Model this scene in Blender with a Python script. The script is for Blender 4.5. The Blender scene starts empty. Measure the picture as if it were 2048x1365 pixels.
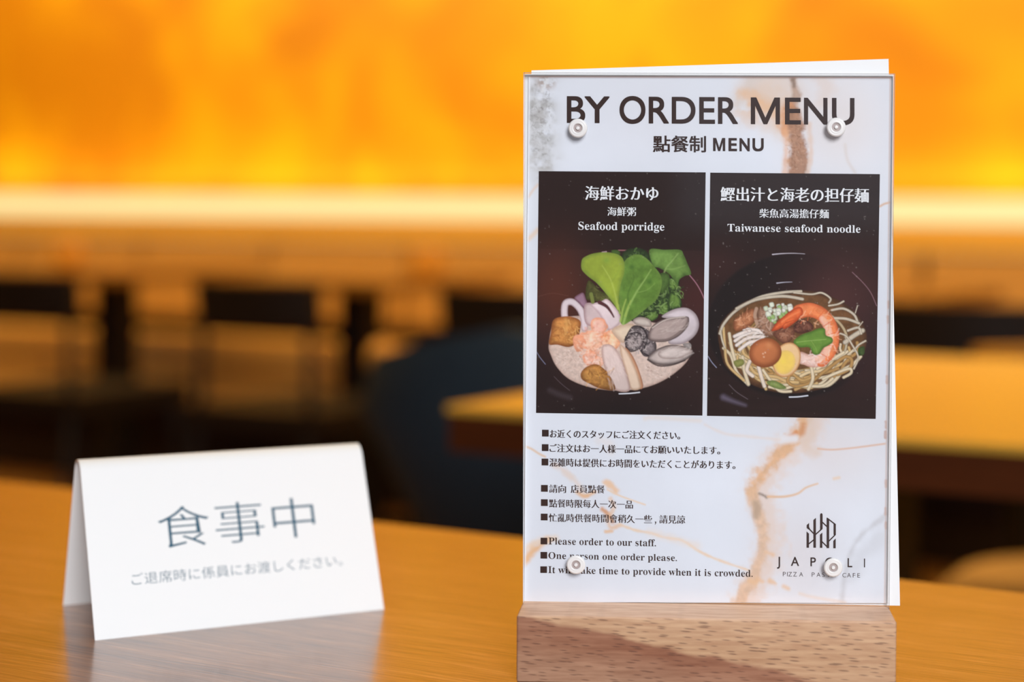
import bpy, bmesh, math, random
import numpy as np
from mathutils import Vector, Matrix

SC = bpy.context.scene
COL = SC.collection
R = math.radians

# ------------------------------------------------------------------ camera
FPX = 3500.0                       # focal length in pixels of the 2048 px wide frame
PX0, PY0 = 1377.0, 564.0           # where the optical axis meets the frame
TABLE_Z = 0.75
BLOCK_H = 0.0266
CAM_Z = TABLE_Z + BLOCK_H + 0.159
YAW, PITCH, ROLL = R(27.5), R(2.2), R(0.49)
cam_data = bpy.data.cameras.new('camera')
cam = bpy.data.objects.new('camera', cam_data)
COL.objects.link(cam)
cam_data.sensor_width = 36.0
cam_data.lens = FPX / 2048 * 36.0
cam_data.shift_x = -(PX0 - 1024) / 2048
cam_data.shift_y = -(682.5 - PY0) / 2048
cam_data.clip_start = 0.05
ROT = Matrix.Rotation(YAW, 3, 'Z') @ Matrix.Rotation(R(90) - PITCH, 3, 'X') @ Matrix.Rotation(ROLL, 3, 'Z')
EYE = Vector((0, 0, CAM_Z))
cam.matrix_world = Matrix.Translation(EYE) @ ROT.to_4x4()
cam_data.dof.use_dof = True
cam_data.dof.focus_distance = 0.712
cam_data.dof.aperture_fstop = 4.3
cam_data.dof.aperture_blades = 0
SC.camera = cam

# ------------------------------------------------------------------ exposure and world
SC.view_settings.view_transform = 'Standard'
SC.view_settings.look = 'None'
SC.view_settings.exposure = 0.0
SC.view_settings.gamma = 1.0
SC.view_settings.use_curve_mapping = False
world = bpy.data.worlds.new('world')
SC.world = world
world.use_nodes = True
world.node_tree.nodes['Background'].inputs[0].default_value = (0.75, 0.85, 1.0, 1)
world.node_tree.nodes['Background'].inputs[1].default_value = 0.3

# ------------------------------------------------------------------ lights of the room and added fills
def area(name, loc, target, sx, sy, power, color):
    l = bpy.data.lights.new(name, 'AREA')
    l.shape = 'RECTANGLE'
    l.size, l.size_y, l.energy, l.color = sx, sy, power, color
    o = bpy.data.objects.new(name, l)
    COL.objects.link(o)
    o.location = loc
    d = Vector(target) - Vector(loc)
    o.rotation_euler = d.to_track_quat('-Z', 'Y').to_euler()
    return o

WALL_V = 5.0
area('window_daylight', (1.55, -1.35, 2.05), (-0.35, 0.62, 0.85), 1.0, 1.2, 98, (0.92, 0.96, 1.0))
area('added_warm_fill', (-2.4, 0.25, 1.45), (-0.6, 0.65, 0.78), 0.5, 0.5, 6, (1.0, 0.62, 0.36))  # added lamp, out of view, warms the inside of the folded card
area('wall_washer', (-3.2, 4.15, 2.62), (-3.2, 4.98, 1.3), 7.0, 0.25, 75, (1.0, 0.76, 0.30))
area('added_bench_fill', (-3.2, 2.5, 2.62), (-3.2, 4.5, 0.6), 6.5, 0.4, 84, (1.0, 0.66, 0.24))  # added unseen lamp that brightens the bench front
area('hall_downlight', (-0.9, 2.35, 2.6), (-0.6, 1.9, 0.75), 1.4, 0.8, 25, (1.0, 0.74, 0.32))
area('light_bar_throw', (-3.2, 4.80, 0.93), (-3.2, 5.0, 1.08), 7.6, 0.05, 13, (1.0, 0.80, 0.38))

# ------------------------------------------------------------------ helpers
def tag(o, label=None, cat=None, group=None, kind=None):
    if label: o['label'] = label
    if cat: o['category'] = cat
    if group: o['group'] = group
    if kind: o['kind'] = kind
    return o

def empty(name, loc, rz=0.0):
    o = bpy.data.objects.new(name, None)
    COL.objects.link(o)
    o.location = loc
    o.rotation_euler = (0, 0, rz)
    o.empty_display_size = 0.05
    return o

def link_mesh(name, me, mats, parent=None):
    for m in (mats if isinstance(mats, (list, tuple)) else [mats]):
        me.materials.append(m)
    o = bpy.data.objects.new(name, me)
    COL.objects.link(o)
    if parent: o.parent = parent
    return o

def build(name, bm, mat, parent=None, bevel=0.0, seg=2, smooth=False, angle=40):
    if bevel > 0:
        es = [e for e in bm.edges if len(e.link_faces) == 2 and e.calc_face_angle(0) > R(30)]
        bmesh.ops.bevel(bm, geom=es, offset=bevel, segments=seg, profile=0.5, affect='EDGES', clamp_overlap=True)
    bmesh.ops.recalc_face_normals(bm, faces=bm.faces)
    me = bpy.data.meshes.new(name)
    bm.to_mesh(me)
    bm.free()
    o = link_mesh(name, me, mat, parent)
    if smooth:
        me.polygons.foreach_set('use_smooth', [True] * len(me.polygons))
        me.set_sharp_from_angle(angle=R(angle))
    return o

def box(bm, x0, x1, y0, y1, z0, z1):
    vs = [bm.verts.new((x, y, z)) for z in (z0, z1) for y in (y0, y1) for x in (x0, x1)]
    for f in ((0, 2, 3, 1), (4, 5, 7, 6), (0, 1, 5, 4), (2, 6, 7, 3), (0, 4, 6, 2), (1, 3, 7, 5)):
        bm.faces.new([vs[i] for i in f])

def hexa(bm, lo, hi):
    """lo and hi: four corners each, same winding"""
    a = [bm.verts.new(p) for p in lo]
    b = [bm.verts.new(p) for p in hi]
    bm.faces.new(a[::-1]); bm.faces.new(b)
    for i in range(4):
        j = (i + 1) % 4
        bm.faces.new((a[i], a[j], b[j], b[i]))

def lathe(bm, prof, n=32, c=(0, 0, 0), axis='Z'):
    rings = []
    for r, h in prof:
        ring = []
        for k in range(n):
            a = 2 * math.pi * k / n
            p = (r * math.cos(a), r * math.sin(a), h)
            if axis == 'Y':               # height grows towards -Y
                p = (p[0], -h, p[1])
            ring.append(bm.verts.new((p[0] + c[0], p[1] + c[1], p[2] + c[2])))
        rings.append(ring)
    for q in range(len(rings) - 1):
        for k in range(n):
            j = (k + 1) % n
            bm.faces.new((rings[q][k], rings[q][j], rings[q + 1][j], rings[q + 1][k]))
    bm.faces.new(rings[0][::-1])
    bm.faces.new(rings[-1])

def tube(bm, pts, rads, n=12):
    pts = [Vector(p) for p in pts]
    rings = []
    for i, p in enumerate(pts):
        d = (pts[min(i + 1, len(pts) - 1)] - pts[max(i - 1, 0)]).normalized()
        x = d.cross(Vector((0.31, 0.17, 0.93))).normalized()
        y = d.cross(x)
        r = rads[i] if isinstance(rads, (list, tuple)) else rads
        rings.append([bm.verts.new(p + (x * math.cos(2 * math.pi * k / n) + y * math.sin(2 * math.pi * k / n)) * r) for k in range(n)])
    for q in range(len(rings) - 1):
        for k in range(n):
            j = (k + 1) % n
            bm.faces.new((rings[q][k], rings[q][j], rings[q + 1][j], rings[q + 1][k]))
    bm.faces.new(rings[0][::-1]); bm.faces.new(rings[-1])

def copy_tree(o, parent=None):
    c = o.copy()
    COL.objects.link(c)
    if parent: c.parent = parent
    for ch in list(o.children):
        copy_tree(ch, c)
    return c

def ray(px, py):
    return ROT @ Vector(((px - PX0) / FPX, -(py - PY0) / FPX, -1.0))

def on_level(px, py, z):
    d = ray(px, py)
    return EYE + d * ((z - EYE.z) / d.z)

# ------------------------------------------------------------------ materials
def lin(c):
    return tuple(((v / 255) / 12.92) if v <= 10 else (((v / 255) + 0.055) / 1.055) ** 2.4 for v in c)

def new_mat(name):
    m = bpy.data.materials.new(name)
    m.use_nodes = True
    nt = m.node_tree
    return m, nt, nt.nodes['Principled BSDF']

def simple(name, col, rough=0.5, spec=0.5, metal=0.0, noise=0.0, nscale=30.0):
    m, nt, p = new_mat(name)
    p.inputs['Roughness'].default_value = rough
    p.inputs['Specular IOR Level'].default_value = spec
    p.inputs['Metallic'].default_value = metal
    c = (*col, 1)
    if noise > 0:
        tc = nt.nodes.new('ShaderNodeTexCoord')
        n = nt.nodes.new('ShaderNodeTexNoise')
        n.inputs['Scale'].default_value = nscale
        n.inputs['Detail'].default_value = 6
        r = nt.nodes.new('ShaderNodeValToRGB')
        r.color_ramp.elements[0].position = 0.3
        r.color_ramp.elements[1].position = 0.7
        r.color_ramp.elements[0].color = (*[v * (1 - noise) for v in col], 1)
        r.color_ramp.elements[1].color = (*[min(1, v * (1 + noise)) for v in col], 1)
        nt.links.new(tc.outputs['Object'], n.inputs['Vector'])
        nt.links.new(n.outputs['Fac'], r.inputs['Fac'])
        nt.links.new(r.outputs['Color'], p.inputs['Base Color'])
    else:
        p.inputs['Base Color'].default_value = c
    return m

def wood(name, stops, stretch, scale, rough=0.35, coat=0.0, spec=0.5, fine=0.35, bump=0.0, rot=0.0):
    """long-grained wood: stretched noise bands with a finer fibre noise on top"""
    m, nt, p = new_mat(name)
    N, L = nt.nodes, nt.links
    tc = N.new('ShaderNodeTexCoord')
    mp = N.new('ShaderNodeMapping')
    mp.inputs['Scale'].default_value = stretch
    mp.inputs['Rotation'].default_value = (0, 0, rot)
    L.new(tc.outputs['Object'], mp.inputs['Vector'])
    n1 = N.new('ShaderNodeTexNoise')
    n1.inputs['Scale'].default_value = scale
    n1.inputs['Detail'].default_value = 5
    n1.inputs['Distortion'].default_value = 0.6
    n2 = N.new('ShaderNodeTexNoise')
    n2.inputs['Scale'].default_value = scale * 6
    n2.inputs['Detail'].default_value = 4
    L.new(mp.outputs['Vector'], n1.inputs['Vector'])
    L.new(mp.outputs['Vector'], n2.inputs['Vector'])
    mx = N.new('ShaderNodeMix')
    mx.data_type = 'FLOAT'
    mx.inputs[0].default_value = fine
    L.new(n1.outputs['Fac'], mx.inputs[2])
    L.new(n2.outputs['Fac'], mx.inputs[3])
    cr = N.new('ShaderNodeValToRGB')
    els = cr.color_ramp.elements
    els[0].position, els[0].color = stops[0][0], (*stops[0][1], 1)
    els[1].position, els[1].color = stops[-1][0], (*stops[-1][1], 1)
    for pos, c in stops[1:-1]:
        e = els.new(pos)
        e.color = (*c, 1)
    L.new(mx.outputs[0], cr.inputs['Fac'])
    L.new(cr.outputs['Color'], p.inputs['Base Color'])
    p.inputs['Roughness'].default_value = rough
    p.inputs['Specular IOR Level'].default_value = spec
    if coat:
        p.inputs['Coat Weight'].default_value = coat
        p.inputs['Coat Roughness'].default_value = 0.14
    if bump:
        b = N.new('ShaderNodeBump')
        b.inputs['Strength'].default_value = bump
        b.inputs['Distance'].default_value = 0.0004
        L.new(n2.outputs['Fac'], b.inputs['Height'])
        L.new(b.outputs['Normal'], p.inputs['Normal'])
    return m

M_TABLE = wood('oiled_tabletop', [(0.34, (0.10, 0.035, 0.010)), (0.45, (0.22, 0.084, 0.024)), (0.55, (0.30, 0.122, 0.038)), (0.66, (0.46, 0.21, 0.080))],
               (1.6, 26, 26), 4.0, rough=0.30, coat=0.68, fine=0.55, bump=0.5)
M_TABLE_FAR = wood('golden_tabletop', [(0.3, (0.49, 0.27, 0.034)), (0.7, (0.63, 0.37, 0.055))], (1.5, 16, 16), 4.0, rough=0.34, coat=0.3)
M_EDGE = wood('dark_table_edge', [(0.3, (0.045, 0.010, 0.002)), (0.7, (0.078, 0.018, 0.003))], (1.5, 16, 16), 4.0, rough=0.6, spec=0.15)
M_WALLTABLE = wood('amber_tabletop', [(0.3, (0.17, 0.06, 0.007)), (0.7, (0.25, 0.095, 0.012))], (1.5, 16, 16), 4.0, rough=0.35)
M_BLACK = simple('black_lacquer', (0.006, 0.004, 0.004), 0.5, 0.3)
M_DARKPAD = simple('black_brown_leather', (0.008, 0.004, 0.003), 0.55, 0.25)
M_NAVY = simple('navy_fabric', (0.013, 0.027, 0.042), 0.75, 0.3, noise=0.25, nscale=120)
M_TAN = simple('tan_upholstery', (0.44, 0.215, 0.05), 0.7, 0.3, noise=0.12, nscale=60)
M_TAN_LIFTED = simple('lifted_tan_upholstery', (0.70, 0.38, 0.10), 0.7, 0.3, noise=0.12, nscale=60)  # seat tan brightened to offset the shade under the wall tables
M_TANSEAT = simple('beige_seat_leather', (0.45, 0.26, 0.10), 0.55, 0.4)
M_OAK = wood('oak_frame', [(0.3, (0.50, 0.19, 0.018)), (0.7, (0.66, 0.28, 0.03))], (3, 3, 20), 5, rough=0.45)
M_LEDGE = wood('golden_ledge', [(0.3, (0.66, 0.335, 0.04)), (0.7, (0.80, 0.43, 0.06))], (1.0, 14, 14), 3, rough=0.4)
M_FLOOR = wood('brown_floor', [(0.3, (0.19, 0.075, 0.014)), (0.7, (0.27, 0.11, 0.02))], (1.0, 8, 8), 3, rough=0.5)
M_PLINTH = simple('dark_plinth', (0.018, 0.007, 0.004), 0.6, 0.3)
M_CEIL = simple('ceiling_paint', (0.25, 0.2, 0.15), 0.9, 0.2)
M_SIDEWALL = simple('brown_wall_paint', (0.085, 0.05, 0.035), 0.8, 0.3, noise=0.1, nscale=3)
M_AMBER = simple('amber_cup_glaze', (0.78, 0.34, 0.03), 0.35, 0.5)

def wall_material():
    m, nt, p = new_mat('mottled_amber_plaster')
    N, L = nt.nodes, nt.links
    tc = N.new('ShaderNodeTexCoord')
    n = N.new('ShaderNodeTexNoise')
    n.inputs['Scale'].default_value = 2.3
    n.inputs['Detail'].default_value = 1.5
    n.inputs['Roughness'].default_value = 0.55
    n.inputs['Distortion'].default_value = 0.5
    L.new(tc.outputs['Object'], n.inputs['Vector'])
    cr = N.new('ShaderNodeValToRGB')
    e = cr.color_ramp.elements
    e[0].position, e[0].color = 0.34, (0.56, 0.215, 0.0006, 1)
    e[1].position, e[1].color = 0.66, (0.78, 0.43, 0.0015, 1)
    x = e.new(0.5); x.color = (0.68, 0.315, 0.0008, 1)
    L.new(n.outputs['Fac'], cr.inputs['Fac'])
    L.new(cr.outputs['Color'], p.inputs['Base Color'])
    p.inputs['Roughness'].default_value = 0.42
    p.inputs['Specular IOR Level'].default_value = 0.5
    return m
M_WALL = wall_material()

def emitter(name, col, s):
    m = bpy.data.materials.new(name)
    m.use_nodes = True
    nt = m.node_tree
    nt.nodes.remove(nt.nodes['Principled BSDF'])
    e = nt.nodes.new('ShaderNodeEmission')
    e.inputs[0].default_value = (*col, 1)
    e.inputs[1].default_value = s
    nt.links.new(e.outputs[0], nt.nodes['Material Output'].inputs[0])
    return m
M_LED = emitter('warm_light_bar', (1.0, 0.80, 0.36), 1.15)

def clear_acrylic(name, rough, tint, gloss=1.0, milk=0.0):
    m = bpy.data.materials.new(name)
    m.use_nodes = True
    nt = m.node_tree
    N, L = nt.nodes, nt.links
    N.remove(N['Principled BSDF'])
    t = N.new('ShaderNodeBsdfTransparent')
    t.inputs[0].default_value = (*tint, 1)
    g = N.new('ShaderNodeBsdfGlossy')
    g.inputs['Color'].default_value = (gloss, gloss, gloss, 1)
    g.inputs['Roughness'].default_value = rough
    f = N.new('ShaderNodeFresnel')
    f.inputs['IOR'].default_value = 1.45
    mx = N.new('ShaderNodeMixShader')
    L.new(f.outputs[0], mx.inputs[0])
    L.new(t.outputs[0], mx.inputs[1])
    L.new(g.outputs[0], mx.inputs[2])
    out = mx
    if milk:
        d = N.new('ShaderNodeBsdfDiffuse')
        d.inputs[0].default_value = (0.85, 0.85, 0.86, 1)
        m2 = N.new('ShaderNodeMixShader')
        m2.inputs[0].default_value = milk
        L.new(mx.outputs[0], m2.inputs[1])
        L.new(d.outputs[0], m2.inputs[2])
        out = m2
    L.new(out.outputs[0], N['Material Output'].inputs[0])
    return m
M_ACRYLIC = clear_acrylic('clear_acrylic', 0.05, (0.985, 0.985, 0.985), 0.8)
M_ACRYLIC_EDGE = clear_acrylic('acrylic_edge', 0.2, (0.95, 0.95, 0.95), 1.0, 0.45)

M_PAPER = simple('white_card', (0.84, 0.84, 0.85), 0.6, 0.25)
M_CARD_EDGE = simple('warm_lit_card_edge', (0.86, 0.62, 0.40), 0.7, 0.2)  # warm light on the cut edges, put into their colour
M_TENT = simple('white_tent_card', (0.90, 0.90, 0.90), 0.55, 0.25)
M_INK = simple('dark_brown_ink', (0.040, 0.020, 0.017), 0.55, 0.2)
M_WHITEINK = simple('white_print', (0.86, 0.86, 0.89), 0.55, 0.2)
M_BLUEINK = simple('slate_blue_ink', (0.035, 0.11, 0.17), 0.6, 0.2)
M_RIVET = simple('milky_plastic', (0.80, 0.785, 0.78), 0.3, 0.5)
M_RIVET_CORE = simple('grey_plastic_recess', (0.40, 0.33, 0.32), 0.4, 0.5)

def print_material():
    m, nt, p = new_mat('printed_paper')
    a = nt.nodes.new('ShaderNodeAttribute')
    a.attribute_name = 'print'
    nt.links.new(a.outputs['Color'], p.inputs['Base Color'])
    p.inputs['Roughness'].default_value = 0.55
    p.inputs['Specular IOR Level'].default_value = 0.2
    return m
M_PRINT = print_material()

def beech_material():
    m, nt, p = new_mat('flecked_beech')
    N, L = nt.nodes, nt.links
    tc = N.new('ShaderNodeTexCoord')
    def mapped(scale, rot):
        q = N.new('ShaderNodeMapping')
        q.inputs['Scale'].default_value = scale
        q.inputs['Rotation'].default_value = (0, rot, 0)
        L.new(tc.outputs['Object'], q.inputs['Vector'])
        return q.outputs['Vector']
    def math_(op, a, b=None):
        n = N.new('ShaderNodeMath')
        n.operation = op
        for i, v in enumerate((a, b)):
            if v is None: continue
            if isinstance(v, (int, float)): n.inputs[i].default_value = v
            else: L.new(v, n.inputs[i])
        return n.outputs[0]
    def ramp(v, a, b, ca, cb):
        r = N.new('ShaderNodeValToRGB')
        r.color_ramp.elements[0].position, r.color_ramp.elements[1].position = a, b
        r.color_ramp.elements[0].color, r.color_ramp.elements[1].color = (*ca, 1), (*cb, 1)
        L.new(v, r.inputs['Fac'])
        return r.outputs['Color']
    def mix(f, a, b):
        n = N.new('ShaderNodeMix')
        n.data_type = 'RGBA'
        L.new(f, n.inputs[0]); L.new(a, n.inputs[6]); L.new(b, n.inputs[7])
        return n.outputs[2]
    sep = N.new('ShaderNodeSeparateXYZ')
    L.new(tc.outputs['Object'], sep.inputs[0])
    nb = N.new('ShaderNodeTexNoise')
    nb.inputs['Scale'].default_value = 45
    nb.inputs['Detail'].default_value = 3
    L.new(mapped((1, 1, 1.5), 0), nb.inputs['Vector'])
    # heartwood boundary: a slanting line across the front
    line = math_('ADD', math_('MULTIPLY', sep.outputs['X'], -0.218), 0.0112)
    wob = math_('MULTIPLY', math_('SUBTRACT', nb.outputs['Fac'], 0.5), 0.010)
    dist = math_('SUBTRACT', math_('ADD', line, wob), sep.outputs['Z'])
    heart = ramp(math_('ADD', math_('MULTIPLY', dist, 260), 0.5), 0.25, 0.75, (0, 0, 0), (1, 1, 1))
    # deeper in, the heartwood pales again
    inner = ramp(math_('MULTIPLY', dist, 60), 0.25, 0.95, (0, 0, 0), (1, 1, 1))
    nf = N.new('ShaderNodeTexNoise')
    nf.inputs['Scale'].default_value = 60
    nf.inputs['Detail'].default_value = 5
    L.new(mapped((1.2, 6, 12), R(-4)), nf.inputs['Vector'])
    pale = ramp(nf.outputs['Fac'], 0.3, 0.7, (0.45, 0.245, 0.135), (0.60, 0.37, 0.215))
    dark = ramp(nf.outputs['Fac'], 0.3, 0.7, (0.235, 0.088, 0.048), (0.345, 0.15, 0.085))
    mid = ramp(nf.outputs['Fac'], 0.3, 0.7, (0.33, 0.165, 0.10), (0.46, 0.25, 0.155))
    base = mix(heart, pale, mix(inner, dark, mid))
    vo = N.new('ShaderNodeTexVoronoi')
    vo.inputs['Scale'].default_value = 95
    vo.inputs['Randomness'].default_value = 1.0
    vo.voronoi_dimensions = '2D'
    cmb = N.new('ShaderNodeCombineXYZ')
    L.new(math_('MULTIPLY', sep.outputs['X'], 0.98), cmb.inputs[0])
    L.new(math_('MULTIPLY', math_('ADD', sep.outputs['Z'], math_('MULTIPLY', sep.outputs['X'], 0.07)), 7.4), cmb.inputs[1])
    L.new(cmb.outputs[0], vo.inputs['Vector'])
    nz = N.new('ShaderNodeTexNoise')
    nz.inputs['Scale'].default_value = 160
    L.new(mapped((1, 1, 1), 0), nz.inputs['Vector'])
    fd = math_('SUBTRACT', vo.outputs['Distance'], math_('MULTIPLY', nz.outputs['Fac'], 0.30))
    fleck = ramp(math_('ADD', fd, 0.2), 0.14, 0.27, (1, 1, 1), (0, 0, 0))
    geo = N.new('ShaderNodeNewGeometry')
    sn = N.new('ShaderNodeSeparateXYZ')
    L.new(geo.outputs['Normal'], sn.inputs[0])
    side = math_('SUBTRACT', 1.0, math_('MULTIPLY', math_('ABSOLUTE', sn.outputs['Z']), 0.92))
    fl2 = math_('MULTIPLY', math_('MULTIPLY', fleck, side), 0.62)
    fc = N.new('ShaderNodeRGB')
    fc.outputs[0].default_value = (0.105, 0.045, 0.032, 1)
    # level faces get a paler colour and few flecks
    top = ramp(nf.outputs['Fac'], 0.3, 0.7, (0.66, 0.39, 0.25), (0.84, 0.57, 0.40))
    istop = math_('ABSOLUTE', sn.outputs['Z'])
    col = mix(fl2, mix(istop, base, top), fc.outputs[0])
    L.new(col, p.inputs['Base Color'])
    p.inputs['Roughness'].default_value = 0.5
    p.inputs['Specular IOR Level'].default_value = 0.3
    return m
M_BEECH = beech_material()

# ------------------------------------------------------------------ the room
def plane_box(name, x0, x1, y0, y1, z0, z1, mat):
    bm = bmesh.new()
    box(bm, x0, x1, y0, y1, z0, z1)
    return tag(build(name, bm, mat), kind='structure')

U0, U1, V0 = -8.5, 3.2, -3.2
plane_box('floor', U0, U1, V0, WALL_V, -0.1, 0.0, M_FLOOR)
plane_box('ceiling', U0, U1, V0, WALL_V, 2.8, 2.9, M_CEIL)
plane_box('wall_back', U0, U1, WALL_V, WALL_V + 0.1, 0.0, 2.8, M_WALL)
plane_box('wall_left', U0 - 0.1, U0, V0, WALL_V, 0.0, 2.8, M_SIDEWALL)
plane_box('wall_right', U1, U1 + 0.1, V0, WALL_V, 0.0, 2.8, M_SIDEWALL)
bm = bmesh.new()                    # wall behind the camera with an opening for the window
box(bm, U0, 1.3, V0 - 0.1, V0, 0, 2.8)
box(bm, 2.9, U1, V0 - 0.1, V0, 0, 2.8)
box(bm, 1.3, 2.9, V0 - 0.1, V0, 0, 0.9)
box(bm, 1.3, 2.9, V0 - 0.1, V0, 2.4, 2.8)
tag(build('wall_front', bm, M_SIDEWALL), kind='structure')

# ------------------------------------------------------------------ banquette along the amber wall
bench = empty('banquette_bench', (-3.2, 4.7, 0))
tag(bench, 'long tan upholstered bench under the glowing light bar on the amber wall', 'bench')
BU0, BU1 = -3.9, 3.9                # along the wall, local
bm = bmesh.new(); box(bm, BU0, BU1, -0.26, 0.28, 0.0, 0.30)
build('plinth', bm, M_PLINTH, bench, 0.004)
bm = bmesh.new(); box(bm, BU0, BU1, 0.10, 0.16, 0.30, 0.83)
build('back_panel', bm, M_PLINTH, bench, 0.004)
bm = bmesh.new()
box(bm, BU0, BU1, 0.02, 0.20, 0.835, 0.913)
build('ledge', bm, M_LEDGE, bench, 0.006)
n = 13
w = (BU1 - BU0) / n
for k in range(n):
    x0 = BU0 + k * w
    bm = bmesh.new()
    hexa(bm, [(x0 + .012, -.42, .43), (x0 + w - .012, -.42, .43), (x0 + w - .012, .09, .43), (x0 + .012, .09, .43)],
             [(x0 + .012, -.44, .525), (x0 + w - .012, -.44, .525), (x0 + w - .012, .09, .495), (x0 + .012, .09, .495)])
    build('seat_cushion', bm, M_TAN_LIFTED, bench, 0.025, 3, True)
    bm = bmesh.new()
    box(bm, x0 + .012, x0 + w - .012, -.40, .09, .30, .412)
    build('seat_base', bm, M_TAN_LIFTED, bench, 0.012, 3, True)
    bm = bmesh.new()
    hexa(bm, [(x0 + .012, -.03, .565), (x0 + w - .012, -.03, .565), (x0 + w - .012, .095, .565), (x0 + .012, .095, .565)],
             [(x0 + .012, .02, .822), (x0 + w - .012, .02, .822), (x0 + w - .012, .095, .822), (x0 + .012, .095, .822)])
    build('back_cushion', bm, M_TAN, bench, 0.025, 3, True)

lamp = empty('light_bar', (-3.2, 4.95, 0.80))
tag(lamp, 'long warm glowing light bar behind the bench ledge at the foot of the amber wall', 'light')
bm = bmesh.new(); box(bm, BU0, BU1, -0.035, 0.040, 0.0, 0.02)
build('mount', bm, M_PLINTH, lamp)
bm = bmesh.new(); box(bm, BU0, BU1, -0.028, 0.03, 0.02, 0.19)
build('diffuser', bm, M_LED, lamp, 0.012, 3)

# wall tables: black pedestal, amber top
def wall_table():
    t = empty('pedestal_table', (0, 0, 0))
    bm = bmesh.new(); box(bm, -.31, .31, -.31, .31, .722, .75)
    build('tabletop', bm, M_WALLTABLE, t, 0.004)
    bm = bmesh.new(); box(bm, -.045, .045, -.045, .045, .02, .722)
    build('column', bm, M_BLACK, t, 0.006)
    bm = bmesh.new(); lathe(bm, [(.21, 0), (.21, .012), (.05, .03)], 32)
    build('base_plate', bm, M_BLACK, t)
    return t

def low_chair():
    c = empty('low_back_chair', (0, 0, 0))
    bm = bmesh.new()                 # the sitter faces +Y; the back is at -Y, bent round
    prof = []
    for k in range(9):
        x = -.185 + .37 * k / 8
        prof.append((x, -.22 + 0.05 * (x / .185) ** 2))
    lo = [[bm.verts.new((x, y, .645 + .03 * abs(x / .185) ** 2)) for x, y in prof], [bm.verts.new((x, y + .035, .645 + .03 * abs(x / .185) ** 2)) for x, y in prof]]
    hi = [[bm.verts.new((x, y - .01, .765)) for x, y in prof], [bm.verts.new((x, y + .025, .765)) for x, y in prof]]
    for k in range(8):
        bm.faces.new((lo[0][k], lo[0][k + 1], hi[0][k + 1], hi[0][k]))
        bm.faces.new((lo[1][k], hi[1][k], hi[1][k + 1], lo[1][k + 1]))
        bm.faces.new((hi[0][k], hi[0][k + 1], hi[1][k + 1], hi[1][k]))
        bm.faces.new((lo[0][k], lo[1][k], lo[1][k + 1], lo[0][k + 1]))
    for k in (0, 8):
        bm.faces.new((lo[0][k], hi[0][k], hi[1][k], lo[1][k]))
    build('backrest', bm, M_DARKPAD, c, 0.01, 2, True)
    bm = bmesh.new(); box(bm, -.21, .21, -.19, .23, .40, .455)
    build('seat', bm, M_DARKPAD, c, 0.02, 3, True)
    for sx in (-1, 1):
        bm = bmesh.new(); tube(bm, [(sx * .18, .20, .40), (sx * .20, .22, 0)], [.016, .012])
        build('leg', bm, M_BLACK, c)
        bm = bmesh.new(); tube(bm, [(sx * .165, -.165, .67), (sx * .175, -.17, .42), (sx * .20, -.23, 0)], [.010, .013, .012])
        build('leg', bm, M_BLACK, c)
    return c

def along(px, v):
    """room u of a picture column on the row v"""
    d = ray(px, 430); return d.x / d.y * v

wt = wall_table()
for i, px in enumerate((232, 722, 1690)):
    o = wt if i == 0 else copy_tree(wt)
    o.location = (along(px, 4.02), 4.02, 0)
    o.rotation_euler = (0, 0, 0)
    tag(o, 'x', 'table', 'small tables in front of the bench')
    if i == 0: tables = []
    tables.append(o)
lc = low_chair()
chairs = []
for i, px in enumerate((30, 497, 1010, 1880)):
    o = lc if i == 0 else copy_tree(lc)
    o.location = (along(px, 3.26), 3.45, 0)
    o.rotation_euler = (0, 0, 0)
    tag(o, 'x', 'chair', 'low dark chairs along the bench')
    chairs.append(o)
for o, s in zip(tables, ('small amber-topped pedestal table behind the left end of the folded white card',
                         'small amber-topped pedestal table between the folded card and the menu stand',
                         'small amber-topped pedestal table seen just right of the menu sheet')):
    o['label'] = s
for o, s in zip(chairs, ('low dark chair at the left edge of the picture, back to the viewer',
                         'low dark chair standing above the middle of the folded white card',
                         'low dark chair partly covered by the left edge of the menu sheet',
                         'low dark chair right of the menu sheet beyond the golden table')):
    o['label'] = s

def cup(loc, label):
    c = empty('amber_cup', loc)
    tag(c, label, 'cup', 'amber cups on the small tables')
    bm = bmesh.new()
    lathe(bm, [(.030, 0), (.040, .01), (.046, .05), (.044, .085), (.040, .085), (.041, .05), (.035, .012)], 28)
    build('body', bm, M_AMBER, c, 0, 2, True)
    bm = bmesh.new()
    tube(bm, [(.043, 0, .07), (.068, 0, .066), (.072, 0, .045), (.064, 0, .025), (.042, 0, .02)], .006, 8)
    build('handle', bm, M_AMBER, c, 0, 2, True)
    return c
cup((along(133, 4.12), 4.12, .75), 'amber cup on the small table at the left of the picture')
cup((along(851, 4.12), 4.12, .75), 'amber cup on the small table just left of the menu stand')

# ------------------------------------------------------------------ golden table behind the menu, with its chairs
gt = empty('dining_table', (-0.36, 1.80, 0))
tag(gt, 'golden wood dining table with dark edge right behind the menu stand', 'table')
bm = bmesh.new(); box(bm, -.62, .62, -.42, .42, .743, .75)
build('tabletop', bm, M_TABLE_FAR, gt, 0.002)
bm = bmesh.new(); box(bm, -.618, .618, -.418, .418, .706, .743)
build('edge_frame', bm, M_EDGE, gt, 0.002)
for sx in (-1, 1):
    bm = bmesh.new(); box(bm, sx * .36 - .05, sx * .36 + .05, -.05, .05, .02, .706)
    build('column', bm, M_BLACK, gt, 0.006)
    bm = bmesh.new(); box(bm, sx * .36 - .04, sx * .36 + .04, -.30, .30, 0, .02)
    build('foot', bm, M_BLACK, gt, 0.005)

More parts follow.
